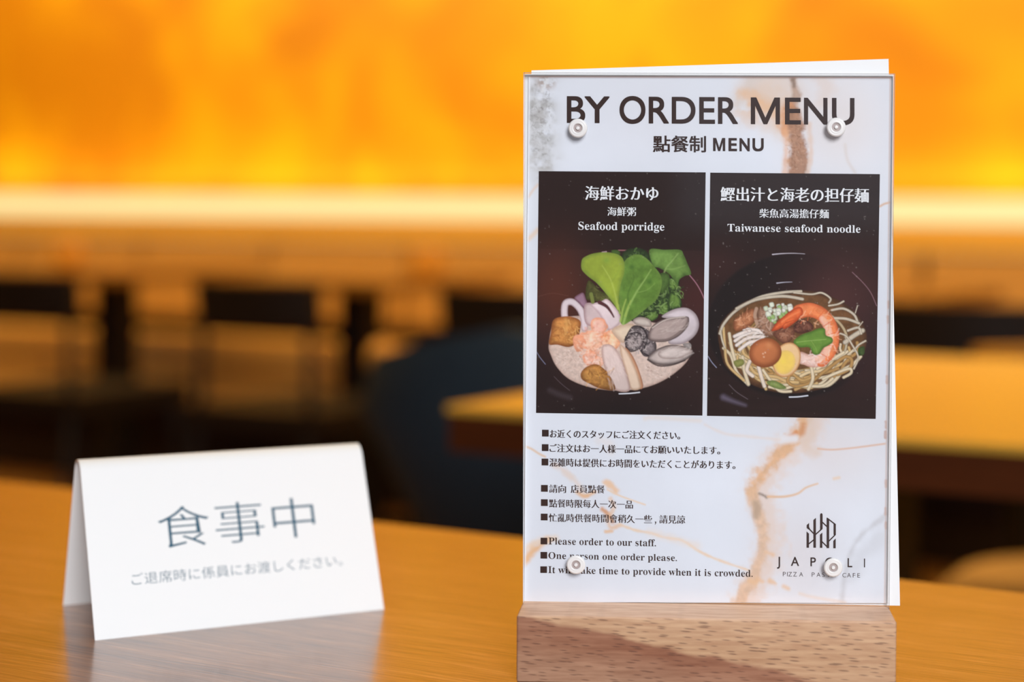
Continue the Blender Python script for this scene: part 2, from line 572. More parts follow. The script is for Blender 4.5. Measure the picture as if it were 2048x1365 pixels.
def tub_chair(name):
    """navy shell chair, sitter faces +X, oak caps at the ends of the shell"""
    c = empty(name, (0, 0, 0))
    bm = bmesh.new()
    N = 21
    ring = {}
    for k in range(N):
        a = R(95 + 170 * k / (N - 1))
        ca, sa = math.cos(a), math.sin(a)
        side = abs(k - (N - 1) / 2) / ((N - 1) / 2)
        top = .755 - .09 * side ** 1.1
        for nm, r, z in (('ob', .20, .36), ('om', .315, .60), ('ot', .295, top), ('it', .255, top + .0), ('im', .25, .56), ('ib', .18, .40)):
            ring[nm, k] = bm.verts.new((ca * r, sa * r, z))
    names = ['ob', 'om', 'ot', 'it', 'im', 'ib']
    for k in range(N - 1):
        for q in range(6):
            a, b = names[q], names[(q + 1) % 6]
            bm.faces.new((ring[a, k], ring[a, k + 1], ring[b, k + 1], ring[b, k]))
    for k in (0, N - 1):
        bm.faces.new([ring[nm, k] for nm in names])
    build('backrest', bm, M_NAVY, c, 0.008, 2, True)
    bm = bmesh.new(); lathe(bm, [(.19, .37), (.215, .39), (.215, .44), (.19, .46), (.05, .465)], 32)
    build('seat', bm, M_NAVY, c, 0, 2, True)
    for k in (0, N - 1):
        a = R(95 + 170 * k / (N - 1))
        ca, sa = math.cos(a), math.sin(a)
        bm = bmesh.new()
        tube(bm, [(ca * .276 - .03, sa * .276, .674), (ca * .276 + .0, sa * .276, .682), (ca * .276 + .03, sa * .276, .678)], [.024, .033, .024], 14)
        build('arm_cap', bm, M_OAK, c, 0, 2, True)
    for sx in (-1, 1):
        for sy in (-1, 1):
            bm = bmesh.new(); tube(bm, [(sx * .15, sy * .15, .38), (sx * .20, sy * .20, 0)], [.018, .012])
            build('leg', bm, M_BLACK, c)
    return c

nc = tub_chair('tub_chair')
nc.location = (-1.634, 2.588, 0)
nc.rotation_euler = (0, 0, R(112))
tag(nc, 'navy tub chair behind the left end of the golden table, oak caps on its arms', 'chair')

def side_chair():
    """oak side chair, sitter faces -Y, beige round seat and curved back rail"""
    c = empty('oak_side_chair', (0, 0, 0))
    bm = bmesh.new(); lathe(bm, [(.17, .405), (.205, .415), (.21, .44), (.19, .458), (.06, .464)], 36)
    build('seat', bm, M_TANSEAT, c, 0, 2, True)
    bm = bmesh.new()
    P = [(.23 * math.sin(R(a)), .23 * math.cos(R(a)) - .02, 0) for a in range(-62, 63, 8)]
    lo, hi, lo2, hi2 = ([bm.verts.new((x * q, y * q, z)) for x, y, _ in P] for q, z in ((1, .66), (1.04, .752), (.90, .66), (.94, .752)))
    for k in range(len(P) - 1):
        bm.faces.new((lo[k], lo[k + 1], hi[k + 1], hi[k]))
        bm.faces.new((lo2[k], hi2[k], hi2[k + 1], lo2[k + 1]))
        bm.faces.new((hi[k], hi[k + 1], hi2[k + 1], hi2[k]))
        bm.faces.new((lo[k], lo2[k], lo2[k + 1], lo[k + 1]))
    for k in (0, len(P) - 1):
        bm.faces.new((lo[k], hi[k], hi2[k], lo2[k]))
    build('back_rail', bm, M_OAK, c, 0.006, 2, True)
    for sx in (-1, 1):
        bm = bmesh.new(); tube(bm, [(sx * .165, .13, .67), (sx * .155, .13, .42), (sx * .17, .17, 0)], [.013, .015, .012])
        build('leg', bm, M_BLACK, c, 0, 2, True)
        bm = bmesh.new(); tube(bm, [(sx * .14, -.13, .42), (sx * .16, -.16, 0)], [.015, .012])
        build('leg', bm, M_BLACK, c, 0, 2, True)
    return c
sc_ = side_chair()
sc_.location = (-0.57, 2.275, 0)
tag(sc_, 'oak chair with beige round seat tucked under the golden table, right of the menu', 'chair')

# ------------------------------------------------------------------ front table
ft = empty('front_table', (-0.40, 0.44, 0))
tag(ft, 'brown oiled wood table in front, carrying the menu stand and folded card', 'table')
bm = bmesh.new(); box(bm, -1.0, 0.9, -.40, .398, .718, .75)
build('tabletop', bm, M_TABLE, ft, 0.003)
bm = bmesh.new(); box(bm, -.85, .75, -.30, .30, .66, .718)
build('apron', bm, M_EDGE, ft, 0.003)
for sx in (-.82, .72):
    for sy in (-.27, .27):
        bm = bmesh.new(); box(bm, sx - .03, sx + .03, sy - .03, sy + .03, 0, .66)
        build('leg', bm, M_EDGE, ft, 0.004)

# ------------------------------------------------------------------ lettering: outlines of the built-in font, reweighted
DEPS = None
def outlines(text, wx=0.0, wy=0.0, res=5):
    """closed outlines of one line of text in em units; wx thickens stems, wy thickens bars"""
    cu = bpy.data.curves.new('run', 'FONT')
    cu.body = text
    cu.resolution_u = res
    ob = bpy.data.objects.new('run', cu)
    COL.objects.link(ob)
    bpy.context.view_layer.update()
    c2 = ob.to_curve(bpy.context.evaluated_depsgraph_get(), apply_modifiers=False)
    polys = []
    for s in c2.splines:
        pts = []
        if s.type == 'BEZIER':
            bp = list(s.bezier_points)
            for a, b in zip(bp, bp[1:] + bp[:1]):
                p0, p1, p2, p3 = a.co, a.handle_right, b.handle_left, b.co
                straight = (p1 - p0).cross(p3 - p0).length < 1e-5 and (p2 - p0).cross(p3 - p0).length < 1e-5
                n = 1 if straight else res
                for k in range(n):
                    t = k / n
                    q = p0 * (1 - t) ** 3 + p1 * 3 * t * (1 - t) ** 2 + p2 * 3 * t * t * (1 - t) + p3 * t ** 3
                    pts.append((q.x, q.y))
        else:
            pts = [(p.co.x, p.co.y) for p in s.points]
        clean = []
        for p in pts:
            if not clean or (abs(p[0] - clean[-1][0]) + abs(p[1] - clean[-1][1])) > 1e-5:
                clean.append(p)
        if len(clean) > 2 and abs(clean[0][0] - clean[-1][0]) + abs(clean[0][1] - clean[-1][1]) < 1e-5:
            clean.pop()
        if len(clean) > 2:
            polys.append(np.array(clean))
    ob.to_curve_clear()
    bpy.data.objects.remove(ob)
    bpy.data.curves.remove(cu)
    area2 = sum(float(np.sum(p[:, 0] * np.roll(p[:, 1], -1) - np.roll(p[:, 0], -1) * p[:, 1])) for p in polys)
    sgn = 1.0 if area2 > 0 else -1.0
    if wx or wy:
        out = []
        for p in polys:
            e = np.roll(p, -1, 0) - p
            e /= np.maximum(np.linalg.norm(e, axis=1, keepdims=True), 1e-9)
            nrm = np.stack([e[:, 1], -e[:, 0]], 1) * sgn        # outward of the ink
            wgt = wx * nrm[:, 0] ** 2 + wy * nrm[:, 1] ** 2
            n0, w0 = np.roll(nrm, 1, 0), np.roll(wgt, 1)
            det = n0[:, 0] * nrm[:, 1] - n0[:, 1] * nrm[:, 0]
            avg = (n0 * w0[:, None] + nrm * wgt[:, None]) * 0.5
            safe = np.where(np.abs(det) > 0.35, det, 1.0)
            vx = (w0 * nrm[:, 1] - wgt * n0[:, 1]) / safe
            vy = (n0[:, 0] * wgt - nrm[:, 0] * w0) / safe
            v = np.where((np.abs(det) > 0.35)[:, None], np.stack([vx, vy], 1), avg)
            lim = 1.6 * max(abs(wx), abs(wy))
            ln = np.maximum(np.linalg.norm(v, axis=1, keepdims=True), 1e-9)
            out.append(p + v * np.minimum(1, lim / ln))
        polys = out
    return polys

def fit(polys, x0, x1, ytop, ybot, slope=0.0):
    """squeeze the ink of a run into a picture box; slope drops the right end"""
    al = np.concatenate(polys)
    a, b = al.min(0), al.max(0)
    res = []
    for p in polys:
        X = x0 + (p[:, 0] - a[0]) / (b[0] - a[0]) * (x1 - x0)
        Y = ybot - (p[:, 1] - a[1]) / (b[1] - a[1]) * (ybot - ytop) + slope * (X - x0)
        res.append(np.stack([X, Y], 1))
    return res

def fill(name, polys3, mat, parent):
    """polys3: outlines as (x, z) on the sheet plus constant y; filled by a 2D curve"""
    cu = bpy.data.curves.new(name, 'CURVE')
    cu.dimensions = '2D'
    cu.fill_mode = 'BOTH'
    for p in polys3:
        s = cu.splines.new('POLY')
        s.points.add(len(p) - 1)
        for k, (x, y) in enumerate(p):
            s.points[k].co = (x * 1000, y * 1000, 0, 1)          # in millimetres while filling
        s.use_cyclic_u = True
    ob = bpy.data.objects.new(name, cu)
    COL.objects.link(ob)
    bpy.context.view_layer.update()
    me = bpy.data.meshes.new_from_object(ob.evaluated_get(bpy.context.evaluated_depsgraph_get()))
    bpy.data.objects.remove(ob)
    bpy.data.curves.remove(cu)
    return me

def to_plane(me, y):
    n = len(me.vertices)
    co = np.empty(n * 3, np.float32)
    me.vertices.foreach_get('co', co)
    co = co.reshape(-1, 3)
    q = np.stack([co[:, 0] / 1000, np.full(n, y, np.float32), co[:, 1] / 1000], 1).astype(np.float32)
    me.vertices.foreach_set('co', q.ravel())
    me.update()

# ------------------------------------------------------------------ menu stand
base_c = on_level(1412, 1208.5, TABLE_Z + BLOCK_H)
PLATE_RZ = YAW - R(2.0)
stand = empty('menu_stand', (base_c.x, base_c.y, TABLE_Z), PLATE_RZ)
tag(stand, 'clear acrylic menu stand with marbled seafood menu sheet on a beech block', 'menu stand')
E_X = Vector((math.cos(PLATE_RZ), math.sin(PLATE_RZ), 0))
E_N = Vector((-math.sin(PLATE_RZ), math.cos(PLATE_RZ), 0))

def on_plate(px, py, y=0.0):
    """picture point -> local (x, z) on the upright plane at local depth y"""
    d = ray(px, py)
    o = stand.location + E_N * y
    t = (o - EYE).dot(E_N) / d.dot(E_N)
    p = EYE + d * t - stand.location
    return p.dot(E_X), p.z

def on_plate_np(P, y=0.0):
    P = np.asarray(P, float)
    M = np.array(ROT)
    D = np.stack([(P[:, 0] - PX0) / FPX, -(P[:, 1] - PY0) / FPX, -np.ones(len(P))], 1) @ M.T
    en, ex = np.array(E_N), np.array(E_X)
    o = np.array(stand.location) + en * y
    e = np.array(EYE)
    t = ((o - e) @ en) / (D @ en)
    Q = e + D * t[:, None] - np.array(stand.location)
    return np.stack([Q @ ex, Q[:, 2]], 1)

# wooden block: wide foot, planed top, slightly splayed ends
FRONT = -0.0262
xl, _ = on_plate(1033, 1300, FRONT); xr, _ = on_plate(1793, 1300, FRONT)
tl, _ = on_plate(1046, 1204, 0.0);   tr, _ = on_plate(1778, 1213, 0.0)
bm = bmesh.new()
hexa(bm, [(xl, FRONT, 0), (xr, FRONT, 0), (tr, 0, 0), (tl, 0, 0)],
         [(xl, FRONT, BLOCK_H), (xr, FRONT, BLOCK_H), (tr, 0, BLOCK_H), (tl, 0, BLOCK_H)])
hexa(bm, [(tl, 0, 0), (tr, 0, 0), (xr, .026, 0), (xl, .026, 0)],
         [(tl, 0, BLOCK_H), (tr, 0, BLOCK_H), (xr, .026, BLOCK_H), (xl, .026, BLOCK_H)])
bmesh.ops.remove_doubles(bm, verts=bm.verts, dist=1e-6)
bmesh.ops.delete(bm, geom=[f for f in bm.faces if all(abs(v.co.y) < 1e-6 for v in f.verts)], context='FACES')
build('wooden_block', bm, M_BEECH, stand, 0.0009, 3, True, 50)

# clear front plate
SHEET_Y = -0.0005
AF, AB = -0.0040, -0.0010
c0 = on_plate(1047, 145, AF); c1 = on_plate(1790, 147.5, AF)
c2 = on_plate(1779, 1205, AF); c3 = on_plate(1046, 1205, AF)
zb = BLOCK_H - 0.002
bm = bmesh.new()
q = [(c3[0], zb), (c2[0], zb), c1, c0]
vf = [bm.verts.new((x, AF, z)) for x, z in q]
vb = [bm.verts.new((x, AB, z)) for x, z in q]
f1 = bm.faces.new(vf); f2 = bm.faces.new(vb[::-1])
for i in range(4):
    j = (i + 1) % 4
    f = bm.faces.new((vf[j], vf[i], vb[i], vb[j]))
    f.material_index = 1
build('acrylic_panel', bm, [M_ACRYLIC, M_ACRYLIC_EDGE], stand)

# white liner the size of the clear plate, between menu and backing
lq = [on_plate(x, y, .0004) for x, y in ((1049.5, 148), (1787.5, 149.5), (1777.5, 1207), (1048, 1207))]
bm = bmesh.new()
hexa(bm, [(x, .0004, z) for x, z in lq], [(x, .0007, z) for x, z in lq])
build('liner_sheet', bm, M_PAPER, stand)

# plain white sheet behind, a little askew, lower right corner curling out
BY_ = 0.0012
pts = []
Q = [(1063, 141), (1777, 118), (1800, 1212), (1062, 1206)]
qa = [on_plate(x, y, BY_) for x, y in Q]
bm = bmesh.new()
NX, NZ = 12, 20
grid = []
for j in range(NZ + 1):
    row = []
    t = j / NZ
    for i in range(NX + 1):
        s = i / NX
        x = (qa[0][0] * (1 - s) + qa[1][0] * s) * (1 - t) + (qa[3][0] * (1 - s) + qa[2][0] * s) * t
        z = (qa[0][1] * (1 - s) + qa[1][1] * s) * (1 - t) + (qa[3][1] * (1 - s) + qa[2][1] * s) * t
        row.append(bm.verts.new((x, BY_, max(z, BLOCK_H + .0003))))
    grid.append(row)
for j in range(NZ):
    for i in range(NX):
        bm.faces.new((grid[j][i], grid[j + 1][i], grid[j + 1][i + 1], grid[j][i + 1]))
bk = build('backing_sheet', bm, M_PAPER, stand)
bk['label'] = 'plain white sheet behind, slightly askew'
md = bk.modifiers.new('thick', 'SOLIDIFY'); md.thickness = 0.0004; md.offset = 0

# ---- painter: a picture-space canvas filled with smooth shapes
RNG = np.random.default_rng(7)
def vnoise(X, Y, scale, seed):
    rg = np.random.default_rng(seed)
    T = rg.random((64, 64))
    x, y = X / scale, Y / scale
    xi, yi = np.floor(x).astype(int), np.floor(y).astype(int)
    fx, fy = x - xi, y - yi
    fx, fy = fx * fx * (3 - 2 * fx), fy * fy * (3 - 2 * fy)
    g = lambda a, b: T[a % 64, b % 64]
    return (g(xi, yi) * (1 - fx) + g(xi + 1, yi) * fx) * (1 - fy) + (g(xi, yi + 1) * (1 - fx) + g(xi + 1, yi + 1) * fx) * fy

def fbm(X, Y, scale, seed, octv=4):
    s, a, tot = 0, 1.0, 0
    for k in range(octv):
        s = s + a * vnoise(X, Y, scale / 2 ** k, seed + k)
        tot += a
        a *= .55
    return s / tot

def sstep(a, b, x):
    t = np.clip((x - a) / (b - a + 1e-9), 0, 1)
    return t * t * (3 - 2 * t)

def spline(pts, closed=False, n=6):
    P = np.array(pts, float)
    m = len(P)
    out = []
    rng = range(m if closed else m - 1)
    for i in rng:
        if closed:
            p0, p1, p2, p3 = P[(i - 1) % m], P[i], P[(i + 1) % m], P[(i + 2) % m]
        else:
            p0, p1, p2, p3 = P[max(i - 1, 0)], P[i], P[i + 1], P[min(i + 2, m - 1)]
        for k in range(n):
            t = k / n
            out.append(.5 * (2 * p1 + (p2 - p0) * t + (2 * p0 - 5 * p1 + 4 * p2 - p3) * t * t + (3 * p1 - p0 - 3 * p2 + p3) * t ** 3))
    if not closed: out.append(P[-1])
    return np.array(out)

class Canvas:
    def __init__(s, X, Y, col):
        s.X, s.Y = X, Y
        s.C = np.ones(X.shape + (3,)) * np.array(lin(col))
    def window(s, P, pad):
        m = (s.X >= P[:, 0].min() - pad) & (s.X <= P[:, 0].max() + pad) & (s.Y >= P[:, 1].min() - pad) & (s.Y <= P[:, 1].max() + pad)
        return np.nonzero(m)
    def seg_dist(s, P, x, y, closed):
        best = np.full(x.shape, 1e9)
        tpar = np.zeros(x.shape)
        n = len(P)
        for i in range(n if closed else n - 1):
            a, b = P[i], P[(i + 1) % n]
            d = b - a
            L = max(d @ d, 1e-9)
            t = np.clip(((x - a[0]) * d[0] + (y - a[1]) * d[1]) / L, 0, 1)
            q = (x - a[0] - t * d[0]) ** 2 + (y - a[1] - t * d[1]) ** 2
            w = q < best
            best = np.where(w, q, best)
            tpar = np.where(w, (i + t) / max(n - 1, 1), tpar)
        return np.sqrt(best), tpar
    def blend(s, idx, col, a):
        a = a[:, None]
        s.C[idx] = s.C[idx] * (1 - a) + col * a
    def shape(s, pts, col, edge=None, rim=8.0, soft=1.2, tex=0.12, tscale=12, seed=1, alpha=1.0, light=0.0, smooth=True):
        P = spline(pts, True) if smooth else np.array(pts, float)
        idx = s.window(P, 4 + soft)
        x, y = s.X[idx], s.Y[idx]
        d, _ = s.seg_dist(P, x, y, True)
        ins = np.zeros(x.shape, bool)
        for i in range(len(P)):
            a, b = P[i], P[(i + 1) % len(P)]
            c = ((a[1] > y) != (b[1] > y)) & (x < (b[0] - a[0]) * (y - a[1]) / (b[1] - a[1] + 1e-12) + a[0])
            ins ^= c
        sd = np.where(ins, d, -d)
        al = sstep(-soft, soft, sd) * alpha
        c = np.array(lin(col)); e = np.array(lin(edge)) if edge else c * .6
        k = sstep(0, rim, sd)[:, None]
        base = e * (1 - k) + c * k
        if light:
            cx, cy = P.mean(0)
            w = max(np.ptp(P[:, 0]), np.ptp(P[:, 1])) / 2
            g = ((cx - x) * .5 + (cy - y) * .85) / w
            base = base * (1 + light * g)[:, None]
        if tex:
            base = base * (1 + tex * 2 * (fbm(x, y, tscale, seed) - .5))[:, None]
        s.blend(idx, base, al)
    def stroke(s, pts, w0, col, w1=None, edge=None, soft=1.0, alpha=1.0, tex=0.0, seed=3, rough=0.0, smooth=True):
        P = spline(pts) if smooth else np.array(pts, float)
        w1 = w0 if w1 is None else w1
        idx = s.window(P, max(w0, w1) + 3 + soft)
        x, y = s.X[idx], s.Y[idx]
        d, t = s.seg_dist(P, x, y, False)
        w = w0 + (w1 - w0) * t
        if rough: d = d + (fbm(x, y, 14, seed + 5) - .5) * rough
        al = sstep(-soft, soft, w / 2 - d) * alpha
        c = np.array(lin(col))
        base = np.ones((len(x), 3)) * c
        if edge is not None:
            k = sstep(0, 1, np.clip(1 - d / (w / 2 + 1e-6), 0, 1) * 1.6)[:, None]
            base = np.array(lin(edge)) * (1 - k) + c * k
        if tex: base = base * (1 + tex * 2 * (fbm(x, y, 9, seed) - .5))[:, None]
        s.blend(idx, base, al)
    def glow(s, cx, cy, rx, ry, col, alpha):
        q = np.exp(-(((s.X - cx) / rx) ** 2 + ((s.Y - cy) / ry) ** 2))
        a = (q * alpha)[..., None]
        s.C = s.C * (1 - a) + np.array(lin(col)) * a
    def specks(s, n, col, seed, smin=.6, smax=1.3, amax=.5):
        rg = np.random.default_rng(seed)
        for _ in range(n):
            i, j = rg.integers(0, s.X.shape[0]), rg.integers(0, s.X.shape[1])
            s.glow_local(s.X[i, j], s.Y[i, j], rg.uniform(smin, smax), col, rg.uniform(.1, amax))
    def glow_local(s, cx, cy, r, col, a):
        P = np.array([[cx, cy]])
        idx = s.window(P, 3 * r)
        q = np.exp(-(((s.X[idx] - cx) ** 2 + (s.Y[idx] - cy) ** 2) / r ** 2))
        s.blend(idx, np.array(lin(col)), q * a)

def scatter(cv, T, cx, cy, rx, ry, n, cols, length, w, seed, alpha=.8, curl=1.2, soft=.7, ang=None):
    """many short bent strokes inside an ellipse of crop coordinates"""
    g = random.Random(seed)
    for _ in range(n):
        a, q = g.uniform(0, 6.283), g.random() ** .5
        x, y = cx + rx * q * math.cos(a), cy + ry * q * math.sin(a)
        t = g.uniform(0, 6.283) if ang is None else ang + g.uniform(-.4, .4)
        L = length * g.uniform(.5, 1.3)
        k = g.uniform(-curl, curl)
        pts = [(x, y)]
        for i in range(3):
            x, y = x + L / 3 * math.cos(t), y + L / 3 * math.sin(t)
            t += k / 2
            pts.append((x, y))
        cv.stroke(T(pts), w * g.uniform(.6, 1.4), g.choice(cols), soft=soft, alpha=alpha * g.uniform(.6, 1))

def quad_grid(quad, nx, ny):
    s = np.linspace(0, 1, nx)[None, :]
    t = np.linspace(0, 1, ny)[:, None]
    q = np.array(quad, float)
    f = lambda k: (q[0][k] * (1 - s) + q[1][k] * s) * (1 - t) + (q[3][k] * (1 - s) + q[2][k] * s) * t
    return f(0), f(1)

PRINT_GAIN = 1.10
def print_mesh(name, cv, y, parent, gain=PRINT_GAIN):
    ny, nx = cv.X.shape
    P = on_plate_np(np.stack([cv.X.ravel(), cv.Y.ravel()], 1), y)
    co = np.stack([P[:, 0], np.full(len(P), y), P[:, 1]], 1).astype(np.float32)
    idx = np.arange(nx * ny).reshape(ny, nx)
    quads = np.stack([idx[:-1, :-1], idx[1:, :-1], idx[1:, 1:], idx[:-1, 1:]], -1).reshape(-1, 4)
    me = bpy.data.meshes.new(name)
    me.vertices.add(len(co)); me.vertices.foreach_set('co', co.ravel())
    me.loops.add(quads.size); me.loops.foreach_set('vertex_index', quads.ravel().astype(np.int32))
    me.polygons.add(len(quads))
    me.polygons.foreach_set('loop_start', np.arange(0, quads.size, 4, dtype=np.int32))
    me.update(calc_edges=True)
    at = me.attributes.new('print', 'FLOAT_COLOR', 'POINT')
    rgba = np.ones((len(co), 4), np.float32)
    rgba[:, :3] = np.clip(cv.C.reshape(-1, 3) * gain, 0, .92)
    at.data.foreach_set('color', rgba.ravel())
    return link_mesh(name, me, M_PRINT, parent)

# ---- the marbled sheet
X, Y = quad_grid([(1057, 152), (1783, 154), (1772, 1207), (1048, 1205)], 500, 720)
cv = Canvas(X, Y, (226, 228, 236))
nz = fbm(X, Y, 160, 21, 4)
cv.C *= (1 + .10 * (nz - .5))[..., None]
cv.glow(1300, 230, 160, 90, (222, 220, 226), .6)
cv.glow(1660, 900, 110, 90, (222, 210, 208), .55)
cv.glow(1600, 1110, 80, 90, (222, 212, 212), .6)
cv.glow(1680, 240, 90, 110, (226, 214, 210), .7)
def mottle(cx, cy, rx, ry, col, alpha, scale, seed, lo=.45, hi=.62):
    q = np.exp(-(((X - cx) / rx) ** 2 + ((Y - cy) / ry) ** 2) ** 1.5)
    a = (q * alpha * sstep(lo, hi, fbm(X, Y, scale, seed, 5)))[..., None]
    cv.C = cv.C * (1 - a) + np.array(lin(col)) * a
mottle(1078, 240, 42, 120, (205, 203, 203), .9, 60, 40, .2, .5)
mottle(1080, 190, 26, 52, (160, 154, 150), .75, 30, 41, .38, .72)
mottle(1082, 250, 30, 90, (172, 169, 167), .8, 26, 42, .38, .7)
mottle(1087, 322, 34, 22, (168, 160, 150), .75, 22, 43, .38, .7)
mottle(1082, 240, 28, 105, (120, 112, 106), .5, 7, 45, .50, .80)
scatter(cv, lambda p: p, 1083, 240, 22, 90, 70, [(120, 112, 106), (228, 228, 230), (146, 138, 132)], 9, 1.6, 131, .4, 2.5, .8)
mottle(1085, 220, 32, 110, (232, 232, 235), .45, 14, 46, .50, .80)
mottle(1092, 165, 18, 14, (170, 150, 140), .9, 10, 44, .35, .5)
cv.stroke([(1095, 160), (1089, 172), (1084, 183)], 7, (225, 224, 226), alpha=.8, soft=3)
# upper right: tan haze and brown speckled band
mottle(1545, 190, 62, 58, (224, 196, 174), .75, 60, 50, .1, .6)
mottle(1560, 240, 40, 40, (226, 194, 166), .6, 40, 57, .1, .6)
mottle(1500, 215, 40, 40, (224, 180, 140), .5, 30, 51, .3, .6)
cv.stroke([(1478, 205), (1496, 180), (1500, 165), (1508, 152)], 30, (215, 200, 190), soft=14, alpha=.6, rough=22)
cv.stroke([(1488, 190), (1520, 205), (1550, 225), (1572, 260)], 22, (232, 180, 130), soft=12, alpha=.55, rough=26)
cv.stroke([(1588, 150), (1589, 175), (1592, 195), (1583, 215)], 13, (170, 130, 102), w1=22, soft=6, alpha=.7, rough=12, tex=.25)
cv.stroke([(1580, 215), (1572, 240), (1576, 260)], 26, (215, 140, 85), soft=9, alpha=.7, rough=16)
cv.stroke([(1588, 225), (1594, 265), (1596, 300), (1594, 348)], 26, (172, 126, 98), w1=40, soft=7, alpha=.95, rough=18, tex=.30, seed=9)
scatter(cv, lambda p: p, 1594, 290, 16, 55, 90, [(138, 98, 74), (206, 166, 140), (160, 114, 86), (188, 144, 116)], 6, 1.8, 132, .55, 2, .7)
cv.stroke([(1618, 250), (1622, 300), (1616, 346)], 9, (226, 196, 176), soft=5, alpha=.7, rough=8)
cv.stroke([(1574, 262), (1572, 300), (1570, 348)], 12, (232, 178, 138), soft=6, alpha=.6, rough=12)
cv.stroke([(1586, 160), (1588, 172)], 8, (105, 85, 70), soft=4, alpha=.6, rough=5)
cv.stroke([(1640, 155), (1652, 175), (1645, 200)], 30, (224, 205, 195), soft=14, alpha=.6, rough=20)
cv.stroke([(1690, 290), (1695, 320), (1710, 345)], 6, (215, 200, 192), soft=4, alpha=.5)
# right border veins
cv.stroke([(1760, 413), (1769, 408), (1781, 405)], 4, (222, 180, 150), soft=2, alpha=.9)
# left border of the photos
cv.stroke([(1056, 395), (1068, 378), (1076, 370)], 5, (228, 205, 190), soft=3, alpha=.8)
cv.stroke([(1054, 480), (1064, 472), (1076, 460)], 9, (232, 205, 182), soft=5, alpha=.8)
# lower right band
band = [(1612, 832), (1600, 860), (1572, 895), (1545, 925), (1515, 960), (1506, 985), (1512, 1015), (1522, 1045), (1526, 1085), (1518, 1125), (1500, 1165), (1478, 1208)]
cv.stroke([(x + 14, y) for x, y in band], 52, (228, 205, 192), soft=20, alpha=.75, rough=40, seed=12)
cv.stroke(band[:6], 22, (224, 172, 122), soft=9, alpha=.8, rough=22, tex=.18, seed=13)
cv.stroke(band[5:], 20, (222, 184, 152), w1=26, soft=8, alpha=.8, rough=18, tex=.2, seed=14)
cv.stroke([(1608, 850), (1603, 866)], 12, (205, 140, 95), soft=5, alpha=.7, rough=8)
cv.stroke([(1580, 872), (1592, 866)], 10, (215, 140, 90), soft=4, alpha=.8, rough=8)
cv.stroke([(1620, 838), (1625, 870), (1612, 890), (1632, 905)], 20, (222, 200, 185), soft=10, alpha=.7, rough=16)
cv.stroke([(1565, 880), (1590, 878)], 16, (230, 228, 232), soft=6, alpha=.9)
cv.stroke([(1519, 988), (1528, 992), (1533, 996)], 7, (105, 85, 70), w1=4, soft=3.5, alpha=.75, rough=7)
cv.stroke([(1512, 1008), (1516, 1020), (1512, 1032)], 15, (185, 160, 138), soft=6, alpha=.8, rough=10)
cv.stroke([(1536, 994), (1568, 994), (1595, 988), (1612, 976), (1635, 968)], 5, (226, 186, 150), w1=3, soft=2.5, alpha=.95)
cv.stroke([(1636, 898), (1665, 900), (1710, 896), (1770, 888)], 3.5, (222, 182, 158), soft=2, alpha=.9)
cv.stroke([(1668, 958), (1678, 956)], 6, (232, 200, 170), soft=3, alpha=.7)
for k, (x, y) in enumerate([(1772, 850), (1771, 870), (1772, 968), (1771, 1023), (1772, 1052), (1777, 610), (1776, 640), (1774, 760)]):
    cv.stroke([(x, y - 6), (x, y + 6)], 5, (190, 140, 118), soft=2, alpha=.7, rough=4, seed=60 + k)
# left veins
cv.stroke([(1049, 893), (1062, 898), (1078, 908), (1090, 914)], 4, (226, 192, 160), soft=2.5, alpha=.9)
cv.stroke([(1110, 930), (1135, 948), (1155, 968), (1170, 990)], 10, (228, 208, 196), soft=6, alpha=.8, rough=8)
cv.stroke([(1155, 985), (1170, 993), (1190, 984)], 7, (230, 178, 128), soft=4, alpha=.8, rough=6)
cv.stroke([(1212, 965), (1225, 974), (1232, 984)], 12, (236, 190, 145), soft=6, alpha=.8, rough=10)
cv.stroke([(1215, 980), (1235, 990), (1255, 998), (1290, 1010)], 3, (236, 205, 175), soft=2, alpha=.9)
cv.stroke([(1205, 1020), (1215, 1028), (1225, 1044)], 9, (212, 150, 100), soft=4, alpha=.85, rough=8)
cv.stroke([(1222, 1000), (1228, 1014), (1222, 1028)], 9, (232, 195, 165), soft=4, alpha=.7, rough=8)
cv.stroke([(1215, 1040), (1222, 1056), (1240, 1052)], 9, (232, 190, 155), soft=5, alpha=.8, rough=8)
cv.stroke([(1212, 1064), (1224, 1063)], 6, (232, 185, 140), soft=3, alpha=.8, rough=4)
cv.stroke([(1240, 1050), (1270, 1061), (1302, 1067), (1330, 1076), (1365, 1082), (1400, 1104), (1440, 1122), (1500, 1142)], 5, (236, 206, 176), w1=4, soft=3, alpha=.9, rough=3)
cv.stroke([(1300, 1066), (1345, 1078), (1395, 1092)], 14, (236, 218, 205), soft=9, alpha=.6, rough=8)
cv.stroke([(1048, 1124), (1060, 1108), (1078, 1094), (1096, 1080)], 16, (232, 182, 132), w1=10, soft=7, alpha=.9, rough=10)
cv.stroke([(1052, 1098), (1075, 1084), (1110, 1078)], 12, (236, 205, 175), soft=7, alpha=.7, rough=8)
cv.stroke([(1200, 880), (1220, 890), (1222, 905)], 16, (230, 220, 218), soft=8, alpha=.6, rough=8)
cv.stroke([(1290, 838), (1310, 836), (1400, 842)], 8, (234, 214, 198), soft=5, alpha=.5)
cv.stroke([(1410, 850), (1450, 868), (1500, 874), (1560, 880)], 5, (232, 214, 204), soft=4, alpha=.6, rough=3)
